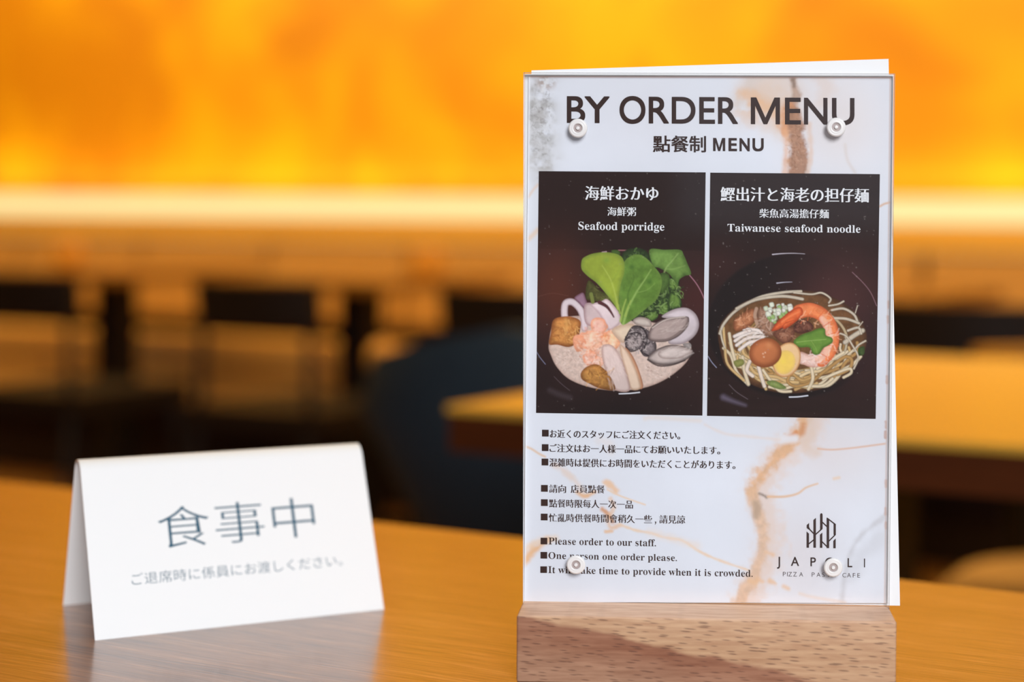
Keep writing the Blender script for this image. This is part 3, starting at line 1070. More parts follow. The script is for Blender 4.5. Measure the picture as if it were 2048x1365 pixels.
# lower right grey veins and orange spots
cv.stroke([(1768, 1035), (1735, 1060), (1712, 1085), (1700, 1110), (1690, 1150), (1684, 1208)], 9, (200, 198, 202), soft=6, alpha=.7, rough=9)
cv.stroke([(1765, 1075), (1725, 1110), (1705, 1150)], 30, (210, 210, 216), soft=15, alpha=.6, rough=20)
for k, (x, y) in enumerate([(1540, 1108), (1545, 1165), (1572, 1176), (1520, 1162), (1505, 1165)]):
    cv.stroke([(x - 5, y - 2), (x + 5, y + 2)], 8, (232, 190, 150), soft=4, alpha=.7, rough=6, seed=70 + k)
cv.stroke([(1600, 1188), (1625, 1195), (1690, 1206)], 6, (230, 208, 192), soft=4, alpha=.6)
# thin brown lines along the top and right borders
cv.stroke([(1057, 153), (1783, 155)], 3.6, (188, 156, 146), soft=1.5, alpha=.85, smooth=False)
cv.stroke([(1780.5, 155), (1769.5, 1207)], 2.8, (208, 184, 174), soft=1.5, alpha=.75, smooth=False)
cv.stroke([(1058.5, 155), (1049.5, 1207)], 3, (236, 238, 244), soft=1.5, alpha=.7, smooth=False)
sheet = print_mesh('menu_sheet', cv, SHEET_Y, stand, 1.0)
sheet['label'] = 'printed menu sheet with marble pattern'

# ---- dish photograph: seafood porridge
PANEL_Y = SHEET_Y - 0.00006
TEXT_Y = SHEET_Y - 0.00012
X, Y = quad_grid([(1077.5, 342.5), (1411.4, 345), (1404.8, 831.8), (1072, 826.5)], 335, 487)
cv = Canvas(X, Y, (40, 25, 23))
T5 = lambda pts: [(1050 + x / 3.689, 480 + y / 3.689) for x, y in pts]
S5 = 1 / 3.689
cv.C = np.where((Y > 500 + .008 * (X - 1250))[..., None], np.array(lin((50, 31, 29))), cv.C)
cv.glow(1115, 580, 60, 90, (92, 46, 32), .75)
cv.glow(1395, 600, 50, 60, (72, 34, 32), .7)
cv.glow(1240, 830, 200, 70, (26, 18, 18), .9)
cv.glow(1085, 760, 50, 80, (34, 22, 22), .7)
cv.stroke(T5([(185, 1110), (250, 1140), (330, 1165)]), 9, (70, 58, 62), soft=6, alpha=.6)
cv.stroke(T5([(570, 92), (600, 88)]), 2.5, (190, 160, 165), alpha=.8)
cv.stroke(T5([(690, 77), (760, 78)]), 2, (170, 110, 115), alpha=.8)
cv.stroke(T5([(1215, 262), (1262, 320), (1300, 385), (1328, 450)]), 1.8, (175, 120, 135), alpha=.8)
cv.stroke(T5([(84, 825), (112, 870), (150, 918)]), 1.5, (120, 120, 145), alpha=.9)
cv.stroke(T5([(215, 1010), (270, 1065), (330, 1112)]), 1.4, (90, 74, 78), alpha=.7)
cv.stroke(T5([(95, 420), (200, 395), (320, 415)]), 1, (110, 70, 58), alpha=.5)
# porridge
cv.shape(T5([(176, 770), (195, 860), (240, 945), (330, 1030), (480, 1088), (660, 1112), (850, 1098), (1000, 1048), (1120, 970), (1205, 880), (1220, 780), (1100, 650), (800, 590), (450, 560), (230, 600)]),
         (206, 182, 170), edge=(188, 160, 148), rim=8, soft=1.5, tex=.22, tscale=5, seed=4)
scatter(cv, T5, 335, 885, 105, 85, 130, [(226, 206, 196), (180, 152, 140), (214, 190, 178)], 14, 2.0, 101, .6)
scatter(cv, T5, 985, 965, 105, 60, 90, [(222, 202, 194), (172, 146, 136), (206, 184, 174)], 14, 2.0, 102, .6)
# dark greens behind
cv.shape(T5([(740, 78), (890, 78), (1000, 250), (1130, 290), (1135, 360), (1150, 430), (1150, 500), (1050, 540), (880, 570), (790, 600), (720, 500), (700, 200)]), (50, 66, 36), edge=(36, 44, 26), tex=.5, tscale=8, seed=8)
cv.shape(T5([(470, 300), (560, 380), (690, 430), (680, 520), (520, 450), (450, 430)]), (86, 84, 44), tex=.35, tscale=7, seed=9)
for k, p in enumerate([[(1075, 395), (1120, 400), (1150, 450), (1130, 500), (1060, 490)], [(1010, 470), (1060, 480), (1050, 540), (1000, 540)], [(900, 560), (960, 530), (980, 570), (930, 600)],
                       [(1060, 290), (1120, 300), (1130, 350), (1080, 370)]]):
    cv.shape(T5(p), (104, 132, 62), edge=(56, 78, 36), rim=6, tex=.3, tscale=6, seed=20 + k)
scatter(cv, T5, 1040, 420, 110, 130, 70, [(112, 140, 70), (44, 58, 32), (86, 112, 54), (132, 158, 92)], 46, 2.6, 103, .75, 2.2)
scatter(cv, T5, 880, 520, 130, 70, 40, [(100, 126, 62), (46, 60, 34), (122, 146, 84)], 40, 2.4, 104, .75, 2.2)
scatter(cv, T5, 820, 120, 70, 40, 26, [(84, 110, 56), (40, 52, 30)], 34, 2.4, 105, .8, 2.2)
scatter(cv, T5, 560, 400, 90, 70, 22, [(110, 112, 60), (62, 62, 36)], 36, 2.4, 106, .7)
cv.shape(T5([(640, 78), (690, 78), (700, 110), (650, 105)]), (78, 104, 48), tex=.2)
# right-hand lettuce leaf, cut off by the photo's top edge
cv.shape(T5([(920, 74), (1030, 74), (1142, 74), (1170, 110), (1195, 170), (1225, 250), (1180, 265), (1140, 292), (1120, 330), (1080, 270), (1040, 235), (985, 205), (945, 190)]), (106, 136, 66), edge=(84, 112, 52), rim=10, tex=.35, tscale=9, seed=30, light=.15)
cv.stroke(T5([(1020, 270), (1040, 210), (1090, 150), (1130, 100)]), 3, (160, 185, 110), w1=1, soft=2, alpha=.6)
cv.stroke(T5([(1040, 215), (1100, 215), (1180, 190)]), 2, (150, 176, 100), w1=1, soft=2, alpha=.5)
cv.shape(T5([(1000, 250), (1060, 255), (1060, 330), (1010, 400), (990, 330)]), (84, 110, 52), tex=.3, tscale=8, seed=33)
# squid
cv.stroke(T5([(440, 650), (432, 580), (405, 510), (350, 460), (300, 470), (290, 540), (300, 600)]), 50 * S5, (218, 202, 206), edge=(176, 152, 156), soft=1.5, tex=.06)
cv.shape(T5([(365, 430), (400, 400), (430, 392), (450, 440), (475, 520), (430, 500), (400, 470)]), (158, 122, 140), edge=(120, 84, 98), tex=.2, rim=5)
cv.shape(T5([(440, 480), (520, 480), (600, 600), (560, 640), (450, 620)]), (205, 182, 182), edge=(170, 140, 142), tex=.1)
cv.shape(T5([(490, 480), (560, 455), (605, 438), (655, 485), (695, 540), (706, 600), (670, 645), (620, 668), (590, 620), (540, 540)]), (224, 204, 206), edge=(188, 160, 164), rim=6, tex=.08, light=.12)
cv.stroke(T5([(550, 462), (600, 490), (632, 530), (655, 570)]), 30 * S5, (86, 46, 50), w1=10 * S5, soft=1.5)
# fried tofu
cv.shape(T5([(205, 600), (250, 572), (330, 566), (405, 595), (408, 660), (380, 760), (320, 792), (240, 775), (178, 770), (190, 690)]), (196, 134, 72), edge=(142, 84, 44), rim=12, tex=.35, tscale=9, seed=40, light=.2)
cv.stroke(T5([(215, 640), (270, 660), (330, 700), (370, 740)]), 4, (150, 88, 46), soft=3, alpha=.6)
cv.stroke(T5([(300, 590), (310, 640), (300, 700)]), 5, (226, 172, 100), soft=4, alpha=.6)
scatter(cv, T5, 300, 680, 95, 90, 46, [(226, 172, 104), (150, 88, 44), (212, 150, 84), (176, 110, 58)], 44, 2.6, 107, .6)
# shrimp meat
for k, (cx, cy, rx, ry, c) in enumerate([(545, 640, 62, 62, (236, 182, 164)), (480, 745, 98, 78, (238, 190, 162)), (400, 760, 45, 70, (226, 160, 128)), (645, 745, 62, 78, (240, 190, 152)), (590, 720, 40, 40, (234, 160, 112)),
                                         (480, 870, 55, 60, (228, 178, 158)), (540, 900, 45, 40, (232, 196, 180))]):
    wob = random.Random(k)
    cv.shape(T5([(cx + rx * math.cos(a) * wob.uniform(.82, 1.15), cy + ry * math.sin(a) * wob.uniform(.82, 1.15)) for a in np.linspace(0, 6.28, 14)[:-1]]), c, edge=(222, 152, 120), rim=9, soft=1.8, tex=.3, tscale=6, seed=50 + k, light=.15)
scatter(cv, T5, 490, 750, 110, 90, 60, [(240, 206, 186), (222, 138, 100), (246, 216, 198), (232, 160, 124)], 34, 3.2, 108, .38, 1.8, 1.2)
scatter(cv, T5, 640, 745, 60, 70, 26, [(248, 222, 196), (232, 150, 96), (244, 200, 164)], 34, 3.2, 109, .38, 1.5, 1.2)
scatter(cv, T5, 510, 885, 80, 60, 40, [(240, 210, 196), (214, 146, 116), (246, 224, 212)], 30, 3.2, 110, .42, 1.8, 1.2)
cv.glow_local(*T5([(490, 740)])[0], 4.95, (248, 222, 205), .7)
cv.glow_local(*T5([(650, 770)])[0], 4.40, (250, 228, 205), .7)
# pale round scallop and oyster
cv.shape(T5([(640, 670), (700, 630), (790, 620), (830, 670), (800, 730), (730, 760), (690, 740)]), (222, 200, 176), edge=(190, 160, 138), rim=12, tex=.08, light=.1)
cv.shape(T5([(800, 590), (850, 570), (920, 590), (930, 640), (860, 640), (810, 620)]), (206, 190, 180), edge=(150, 132, 124), tex=.15)
cv.shape(T5([(790, 640), (860, 640), (930, 690), (970, 780), (950, 850), (880, 860), (830, 800), (760, 800), (735, 740)]), (128, 116, 116), edge=(62, 52, 54), rim=10, tex=.7, tscale=7, seed=60)
cv.shape(T5([(745, 740), (790, 690), (850, 690), (880, 740), (850, 800), (790, 820), (745, 800)]), (160, 146, 144), edge=(66, 56, 58), rim=9, tex=.4, tscale=6, seed=61)
scatter(cv, T5, 850, 745, 105, 90, 90, [(52, 44, 48), (176, 162, 160), (96, 84, 86), (38, 30, 34), (200, 186, 182)], 40, 2.2, 111, .7, 2.4)
for p in ([(735, 740), (760, 700), (810, 685), (850, 690)], [(850, 640), (890, 680), (900, 740), (880, 800)], [(745, 790), (780, 825), (830, 810)], [(880, 840), (930, 860), (960, 830)]):
    cv.stroke(T5(p), 10 * S5, (44, 36, 40), soft=1.2, alpha=.9, rough=2)
# clams
cv.shape(T5([(1010, 570), (1060, 530), (1130, 505), (1200, 505), (1260, 550), (1284, 620), (1265, 690), (1210, 745), (1150, 772), (1060, 765), (1080, 700), (1150, 640), (1100, 590)]), (206, 192, 196), edge=(158, 142, 144), rim=9, tex=.08, light=.12)
cv.shape(T5([(908, 705), (935, 640), (1000, 595), (1080, 575), (1190, 565), (1212, 590), (1195, 650), (1130, 715), (1050, 750), (970, 755), (920, 740)]), (172, 152, 146), edge=(96, 80, 78), rim=9, tex=.12, light=.22)
cv.stroke(T5([(940, 650), (1040, 590), (1180, 568)]), 2.2, (206, 190, 180), alpha=.8)
cv.stroke(T5([(960, 742), (1060, 730), (1150, 670), (1200, 610)]), 2.5, (122, 102, 98), alpha=.8)
cv.shape(T5([(905, 880), (940, 830), (1000, 795), (1080, 775), (1190, 790), (1242, 825), (1200, 880), (1100, 920), (980, 922)]), (190, 174, 168), edge=(88, 74, 72), rim=9, tex=.15, light=.2)
cv.shape(T5([(985, 830), (1080, 785), (1180, 795), (1235, 825), (1160, 870), (1060, 880), (1000, 870)]), (206, 190, 184), edge=(158, 140, 134), rim=8, tex=.12)
cv.stroke(T5([(905, 885), (980, 928), (1080, 925), (1180, 890)]), 3, (64, 52, 52), alpha=.9)
cv.shape(T5([(1165, 770), (1210, 760), (1228, 780), (1215, 805), (1180, 790)]), (172, 160, 156), tex=.3)
# fish strips
cv.shape(T5([(738, 800), (790, 850), (840, 960), (872, 1080), (838, 1094), (800, 980)]), (196, 148, 116), edge=(160, 108, 80), rim=5, tex=.12)
cv.shape(T5([(700, 775), (750, 815), (800, 910), (838, 1010), (852, 1096), (780, 1100), (745, 980), (712, 870)]), (222, 196, 174), edge=(184, 150, 126), rim=6, tex=.08, light=.08)
cv.shape(T5([(565, 800), (600, 770), (650, 785), (700, 850), (735, 940), (775, 1106), (670, 1110), (620, 1020), (580, 920)]), (216, 194, 188), edge=(178, 148, 140), rim=7, tex=.08, light=.12)
# lower fried piece
cv.shape(T5([(412, 985), (450, 940), (520, 918), (580, 950), (630, 1010), (665, 1106), (560, 1100), (470, 1060), (420, 1030)]), (176, 124, 66), edge=(128, 80, 40), rim=9, tex=.4, tscale=8, seed=70, light=.25)
scatter(cv, T5, 550, 1010, 90, 70, 40, [(206, 152, 78), (126, 80, 38), (190, 132, 66)], 44, 2.6, 112, .6)
scatter(cv, T5, 650, 930, 60, 130, 40, [(228, 208, 202), (200, 176, 168)], 60, 2.4, 113, .35, .6, 1.2, 1.2)
scatter(cv, T5, 1080, 660, 120, 70, 30, [(196, 176, 168), (150, 130, 124), (212, 196, 188)], 60, 2.0, 114, .35, .6, 1.2, -.45)
scatter(cv, T5, 1090, 840, 110, 40, 24, [(216, 202, 196), (164, 146, 140)], 60, 2.0, 115, .35, .6, 1.2, -.2)
# front leaves
cv.shape(T5([(730, 165), (785, 118), (850, 110), (905, 145), (955, 200), (1004, 270), (1006, 350), (970, 440), (880, 520), (790, 590), (735, 625), (705, 610), (712, 540), (692, 450), (700, 320), (715, 230)]), (98, 130, 54), edge=(104, 132, 58), rim=9, tex=.38, tscale=12, seed=80, light=.05)
cv.glow_local(*T5([(790, 200)])[0], 5.40, (72, 104, 44), .8)
cv.glow_local(*T5([(920, 310)])[0], 6.00, (66, 100, 40), .75)
cv.stroke(T5([(725, 620), (760, 510), (820, 390), (880, 300), (930, 220)]), 5, (150, 178, 96), w1=1.2, soft=2, alpha=.85)
cv.stroke(T5([(820, 390), (900, 370), (960, 320)]), 2, (130, 160, 80), w1=1, soft=1.5, alpha=.7)
cv.stroke(T5([(770, 490), (760, 400), (800, 300), (800, 260)]), 3, (74, 104, 42), w1=1.5, soft=2, alpha=.7)
cv.shape(T5([(420, 150), (450, 122), (510, 100), (600, 92), (690, 110), (728, 155), (732, 240), (708, 320), (692, 420), (688, 520), (655, 470), (600, 400), (530, 320), (460, 265), (418, 215)]), (150, 164, 60), edge=(128, 146, 58), rim=10, tex=.2, tscale=14, seed=90, light=-.12)
cv.glow_local(*T5([(600, 150)])[0], 6.60, (128, 156, 62), .8)
cv.stroke(T5([(686, 510), (665, 400), (630, 290), (570, 190)]), 4, (178, 190, 90), w1=1, soft=2, alpha=.7)
cv.stroke(T5([(640, 310), (690, 230), (700, 170)]), 2, (140, 160, 60), w1=1, soft=1.5, alpha=.6)
for p in ([(705, 600), (720, 520), (745, 440)], [(740, 560), (760, 500), (780, 450)], [(700, 540), (690, 480)]):
    cv.stroke(T5(p), 5, (156, 176, 86), w1=2.5, soft=1.5, alpha=.8)
cv.stroke(T5([(488, 400), (500, 460)]), 7, (122, 130, 66), soft=1.5, alpha=.9)
cv.stroke(T5([(695, 1137), (770, 1134), (845, 1126)]), 8 * S5, (225, 225, 232), soft=1, alpha=.95)
cv.specks(150, (150, 138, 132), 5, amax=.5)
cv.C *= (1 + .06 * (RNG.random(X.shape) - .5))[..., None]
ph = print_mesh('porridge_photo', cv, PANEL_Y, sheet)
ph['label'] = 'printed photo of seafood porridge with green leaves'

# ---- dish photograph: noodle soup
X, Y = quad_grid([(1420.5, 345.5), (1759.8, 348.5), (1751.4, 838.4), (1414, 832.3)], 340, 490)
cv = Canvas(X, Y, (40, 25, 23))
T6 = lambda pts: [(1400 + x / 3.4125, 480 + y / 3.4125) for x, y in pts]
S6 = 1 / 3.4125
cv.C *= (1 + .25 * (fbm(X * .12, Y, 6, 31, 3) - .5))[..., None]
cv.glow(1430, 530, 60, 40, (62, 34, 32), .6)
# bowl
cv.shape(T6([(640 + 595 * math.cos(a), 590 + 500 * math.sin(a)) for a in np.linspace(0, 2 * math.pi, 25)[:-1]]), (29, 20, 20), edge=(38, 25, 25), rim=6, soft=2, tex=.1)
m_ = T6([(620, 0)])[0][0]
cv.glow(1680, 600, 90, 90, (78, 44, 42), .85)
cv.glow(1725, 700, 40, 90, (56, 32, 32), .6)
cv.stroke(T6([(495, 100), (560, 94), (640, 92), (715, 96)]), 7 * S6, (205, 195, 205), w1=2 * S6, soft=1, alpha=.95)
cv.stroke(T6([(525, 296), (575, 290), (628, 288)]), 8 * S6, (190, 185, 198), w1=2 * S6, soft=1, alpha=.9)
cv.stroke(T6([(1040, 222), (1110, 290), (1165, 360), (1205, 450)]), 1.5, (140, 104, 112), alpha=.8)
cv.stroke(T6([(55, 795), (80, 835), (112, 872)]), 1.5, (150, 150, 175), alpha=.9)
cv.stroke(T6([(200, 990), (250, 1040), (325, 1088)]), 1.5, (105, 90, 95), alpha=.7)
cv.stroke(T6([(160, 1075), (220, 1100), (310, 1130)]), 32 * S6, (120, 108, 128), w1=8 * S6, soft=6, alpha=.6)
# broth
cv.shape(T6([(122, 640), (140, 575), (200, 500), (290, 430), (430, 380), (600, 350), (780, 352), (900, 390), (1010, 450), (1095, 540), (1138, 650), (1125, 760), (1060, 870), (960, 950), (820, 1020), (620, 1050), (440, 1022), (290, 955), (180, 870), (140, 760)]),
         (108, 74, 46), edge=(70, 44, 30), rim=14, tex=.4, tscale=10, seed=6)
rg = random.Random(11)
def noodle(pts, w, c):
    cv.stroke(T6(pts), w * S6, c, edge=tuple(int(v * .70) for v in c), soft=1.1, tex=.10, seed=rg.randint(0, 99))
cols = [(204, 170, 118), (188, 150, 96), (214, 190, 150), (176, 136, 84), (216, 198, 168)]
for k in range(26):
    a0, span, q = rg.uniform(-.5, 3.6), rg.uniform(.5, 1.1), rg.uniform(.40, .80)
    noodle([(635 + 470 * q * math.cos(a0 + span * (i / 5 - .5)), 700 + 320 * q * math.sin(a0 + span * (i / 5 - .5))) for i in range(6)], rg.uniform(16, 22), tuple(int(v * .86) for v in cols[k % 5]))
# lower sweep of noodles
for k in range(46):
    a0 = rg.uniform(.25, 2.75)
    span = rg.uniform(.4, 1.0)
    q = rg.uniform(.62, .97)
    pts = []
    for i in range(6):
        a = a0 + span * (i / 5 - .5)
        rr = q * (1 + .05 * math.sin(i * 1.7 + k))
        pts.append((635 + 480 * rr * math.cos(a), 690 + 345 * rr * math.sin(a)))
    noodle(pts, rg.uniform(17, 25), cols[k % 5])
# loops at the right and bottom
for p in ([(820, 920), (900, 860), (990, 800), (1035, 820), (1020, 880), (940, 920)], [(800, 880), (880, 830), (980, 770)], [(840, 950), (930, 910), (1020, 880), (1030, 910), (980, 940)],
          [(610, 930), (600, 970), (650, 1000), (740, 980), (800, 940)], [(640, 920), (700, 960), (780, 930)], [(760, 870), (770, 950), (740, 1020)],
          [(160, 740), (210, 790), (250, 900), (330, 990)], [(200, 640), (215, 730), (240, 830)], [(160, 600), (170, 720), (190, 850), (300, 960)],
          [(290, 800), (300, 880), (330, 985)], [(400, 880), (430, 960), (450, 1020)], [(430, 890), (480, 960), (540, 1030), (620, 1035)]):
    noodle(p, rg.uniform(20, 27), rg.choice(cols))
# bean sprouts
SP = (198, 184, 164)
for p, w in (([(135, 640), (165, 570), (250, 480), (400, 395), (560, 360), (690, 352)], 20), ([(250, 470), (380, 410), (560, 385), (700, 405)], 22), ([(640, 360), (760, 372), (830, 362), (890, 400), (880, 430)], 14),
             ([(140, 620), (150, 680), (170, 740)], 14), ([(900, 480), (980, 470), (1050, 510), (1075, 560)], 18), ([(920, 535), (1000, 540), (1085, 570)], 20), ([(880, 450), (940, 440), (980, 420)], 14),
             ([(990, 700), (1050, 655), (1110, 620)], 34), ([(1010, 620), (1080, 600), (1100, 640)], 18), ([(1050, 760), (1080, 720), (1130, 690)], 14), ([(1060, 500), (1075, 450)], 8), ([(1080, 600), (1110, 560)], 8),
             ([(960, 640), (1000, 660), (1040, 720), (1080, 800), (1050, 880)], 14)):
    noodle(p, w, SP)
for p in ([(240, 690), (320, 640), (430, 630)], [(250, 720), (330, 670), (430, 660)], [(270, 750), (340, 700), (420, 690)], [(300, 610), (380, 615), (440, 640)], [(235, 660), (280, 640), (340, 620)]):
    noodle(p, 26, (228, 214, 206))
for p in ([(340, 830), (320, 890), (360, 930)], [(400, 870), (420, 940), (440, 1000)]):
    noodle(p, 28, (224, 206, 190))
cv.shape(T6([(455, 970), (500, 960), (560, 985), (590, 1015), (540, 1020), (480, 1000)]), (134, 150, 84), tex=.3, tscale=5)
cv.shape(T6([(230, 830), (290, 815), (300, 850), (250, 870)]), (150, 150, 82), tex=.3)
cv.shape(T6([(1080, 740), (1120, 730), (1120, 780), (1085, 790)]), (72, 90, 48), tex=.4, tscale=5)
# pork
cv.shape(T6([(232, 550), (300, 500), (360, 470), (385, 520), (350, 580), (300, 610), (240, 620)]), (182, 118, 82), edge=(126, 74, 48), rim=9, tex=.3, tscale=8)
cv.shape(T6([(390, 480), (450, 460), (500, 520), (520, 600), (490, 660), (430, 640), (395, 570)]), (152, 114, 92), edge=(112, 78, 60), rim=9, tex=.3, tscale=9)
cv.stroke(T6([(385, 470), (375, 520), (395, 590)]), 22 * S6, (176, 142, 120), soft=1.5)
cv.shape(T6([(500, 640), (560, 600), (640, 600), (640, 660), (590, 710), (540, 690)]), (142, 94, 72), edge=(98, 58, 44), rim=9, tex=.35, tscale=8)
cv.shape(T6([(640, 590), (690, 540), (760, 570), (770, 610), (700, 640), (650, 630)]), (108, 66, 52), edge=(74, 42, 34), rim=8, tex=.35, tscale=8)
scatter(cv, T6, 305, 545, 65, 55, 26, [(206, 142, 104), (136, 80, 54), (222, 166, 128)], 40, 2.4, 121, .6)
scatter(cv, T6, 450, 560, 50, 85, 30, [(180, 142, 120), (112, 78, 60), (196, 164, 146)], 46, 2.4, 122, .6)
scatter(cv, T6, 580, 650, 60, 45, 24, [(172, 124, 100), (94, 56, 44)], 36, 2.2, 123, .6)
scatter(cv, T6, 700, 590, 55, 40, 22, [(138, 92, 76), (70, 40, 34)], 34, 2.2, 124, .6)
scatter(cv, T6, 330, 680, 100, 55, 30, [(238, 228, 222), (200, 180, 168)], 60, 2.2, 125, .5, .6, .8, -.35)
# chopped onion
for k in range(36):
    a, q = rg.uniform(0, 6.28), rg.uniform(0, 1) ** .5
    cx, cy = 550 + 100 * q * math.cos(a) - 10 * q, 480 + 55 * q * math.sin(a) - (a < 3) * 10
    if k % 3 == 0: cx, cy = 480 + rg.uniform(-20, 40), 540 + rg.uniform(-30, 25)
    s = rg.uniform(11, 20)
    cv.shape(T6([(cx - s, cy - s * .6), (cx + s * .5, cy - s), (cx + s, cy + s * .5), (cx - s * .4, cy + s)]), rg.choice([(222, 224, 204), (206, 212, 186), (152, 180, 112), (228, 226, 214)]), rim=3, tex=.1)
# shrimp
cv.stroke(T6([(690, 800), (760, 830), (830, 820)]), 70 * S6, (232, 200, 190), edge=(196, 150, 136), w1=90 * S6, soft=1.5, tex=.15)
cv.stroke(T6([(680, 490), (750, 478), (830, 510), (885, 580), (905, 670), (885, 760), (830, 825)]), 96 * S6, (230, 134, 84), edge=(204, 100, 60), w1=86 * S6, soft=1.6, tex=.25)
cv.stroke(T6([(835, 540), (870, 600), (885, 680), (862, 760), (810, 815)]), 40 * S6, (240, 196, 176), w1=50 * S6, soft=3, alpha=.75, tex=.15)
for p in ([(800, 540), (850, 480)], [(845, 590), (915, 540)], [(870, 650), (950, 625)], [(870, 720), (945, 725)], [(830, 780), (900, 820)]):
    cv.stroke(T6(p), 5 * S6, (214, 100, 58), soft=1, alpha=.8)
cv.shape(T6([(488, 622), (520, 570), (560, 530), (640, 470), (690, 462), (700, 510), (640, 570), (580, 608), (560, 600), (530, 615)]), (218, 104, 58), edge=(170, 66, 36), rim=7, tex=.25, tscale=6)
cv.stroke(T6([(560, 560), (620, 520), (680, 490)]), 12 * S6, (236, 138, 86), soft=2, alpha=.7)
cv.stroke(T6([(560, 600), (580, 570), (640, 550)]), 4 * S6, (150, 56, 32), soft=1, alpha=.8)
scatter(cv, T6, 800, 530, 110, 50, 26, [(240, 172, 126), (214, 108, 62), (246, 196, 160)], 40, 2.2, 126, .5, 1.0, 1.0)
scatter(cv, T6, 890, 680, 50, 110, 30, [(242, 186, 150), (214, 112, 70), (248, 212, 190)], 40, 2.2, 127, .5, 1.0, 1.0)
scatter(cv, T6, 770, 815, 90, 40, 34, [(244, 224, 218), (214, 170, 154), (236, 200, 188)], 36, 2.4, 128, .6, 1.5, 1.0)
# leaf on top
cv.shape(T6([(640, 690), (690, 650), (760, 625), (810, 605), (852, 608), (858, 650), (900, 668), (905, 700), (870, 725), (838, 742), (815, 780), (775, 782), (745, 735), (690, 735), (655, 722)]), (104, 140, 58), edge=(76, 108, 42), rim=7, tex=.2, tscale=10, seed=44)
cv.stroke(T6([(660, 700), (740, 690), (860, 680)]), 1.5, (150, 178, 96), soft=1, alpha=.7)
cv.stroke(T6([(760, 690), (790, 740), (800, 775)]), 1.2, (140, 168, 86), soft=1, alpha=.6)
# eggs
ell = lambda cx, cy, rx, ry, t=0: T6([(cx + rx * math.cos(a) * math.cos(t) - ry * math.sin(a) * math.sin(t), cy + rx * math.cos(a) * math.sin(t) + ry * math.sin(a) * math.cos(t)) for a in np.linspace(0, 2 * math.pi, 17)[:-1]])
cv.shape(ell(592, 820, 92, 122, .35), (226, 188, 142), edge=(188, 132, 84), rim=5, tex=.05, light=.06)
cv.shape(ell(578, 836, 72, 84, .35), (232, 198, 100), edge=(224, 188, 112), rim=7, tex=.08)
cv.glow_local(*T6([(570, 830)])[0], 5.40, (238, 208, 88), .7)
cv.shape(ell(446, 772, 112, 100, -.25), (186, 112, 70), edge=(138, 76, 44), rim=14, tex=.06, light=.18)
cv.glow_local(*T6([(470, 720)])[0], 6.00, (208, 140, 92), .6)
for x, y in ((430, 778), (445, 770), (436, 800)):
    cv.glow_local(*T6([(x, y)])[0], 1.6, (235, 200, 170), .7)
cv.stroke(T6([(610, 1074), (670, 1072), (735, 1064)]), 8 * S6, (222, 222, 232), soft=1, alpha=.95)
cv.specks(170, (160, 148, 142), 6, amax=.5)
cv.C *= (1 + .06 * (RNG.random(X.shape) - .5))[..., None]
ph = print_mesh('noodle_photo', cv, PANEL_Y, sheet)
ph['label'] = 'printed photo of noodle soup with shrimp and eggs'

# ---- writing on the sheet
def shifts(bx, by):
    o = [(0, 0)]
    if bx and by: o += [(bx, by), (-bx, by), (bx, -by), (-bx, -by)]
    elif bx: o += [(bx, 0), (-bx, 0)]
    return o
def lettering(name, runs, mat, bx=0.0, by=0.0):
    """bx, by: picture px by which the strokes are fattened, by overlaying shifted fills"""
    bm = bmesh.new()
    for r in runs:
        if isinstance(r, tuple): r, (rx, ry) = r
        else: rx, ry = bx, by
        for q, (sx, sy) in enumerate(shifts(rx, ry)):
            me = fill(name, [on_plate_np(p + np.array([sx, sy]), TEXT_Y) for p in r], mat, sheet)
            to_plane(me, TEXT_Y - q * 4e-6)
            bm.from_mesh(me)
            bpy.data.meshes.remove(me)
    me = bpy.data.meshes.new(name)
    bm.to_mesh(me); bm.free()
    return link_mesh(name, me, mat, sheet)

def slope_at(y): return 0.0086 + (y - 430) * 1.0e-5 + 0.0010
def serif(s):
    o = ''
    for c in s:
        if 'A' <= c <= 'Z': o += chr(0x1D400 + ord(c) - 65)
        elif 'a' <= c <= 'z': o += chr(0x1D41A + ord(c) - 97)
        else: o += c
    return o
def rect(x0, x1, y0, y1, sl=0.012):
    return [np.array([(x0, y0), (x1, y0 + sl * (x1 - x0)), (x1, y1 + sl * (x1 - x0)), (x0, y1)])]

THIN = -0.014                      # bars of the brush-like face are lighter than its stems
heads = []
def letter_M(a, b, t, q, w, sl):
    m = (a + b) / 2
    P = [(a, t), (a + w * 1.25, t), (m, q - w * 1.5), (b - w * 1.25, t), (b, t), (b, q), (b - w, q), (b - w, t + w * 1.9), (m + w * .42, q), (m - w * .42, q), (a + w, t + w * 1.9), (a + w, q), (a, q)]
    return [np.array([(x, y + sl * (x - a)) for x, y in P])]
for ch, a, b in (('B', 1133.7, 1170.5), ('Y', 1169, 1219.5), ('O', 1239, 1291), ('R', 1297.5, 1338), ('D', 1343.5, 1391), ('E', 1398.5, 1430), ('R', 1436, 1476),
                 ('M', 1501.6, 1560), ('E', 1570, 1602), ('N', 1608, 1655), ('U', 1664, 1709)):
    t = 192.4 + (a - 1133) * .0066
    q = t + 53.6
    over = 1.2 if ch in 'O' else 0
    if ch == 'M':
        heads.append((letter_M(a, b, t, q, 8.8, .0066), (0, 0)))
    else:
        g = .85
        heads.append((fit(outlines(ch, 0, 0, 8), a + g, b - g, t - over + g, q + over + (1.0 if ch == 'U' else 0) - g, .0066), (g, g)))
lettering('heading_lettering', heads, M_INK)
sub = [(fit(outlines('點餐制'), 1306.6, 1411.4, 271.5, 304, .007), (.75, .35))]
sub.append((letter_M(1426.2, 1450.5, 276.0, 302.3, 5.0, .007), (0, 0)))
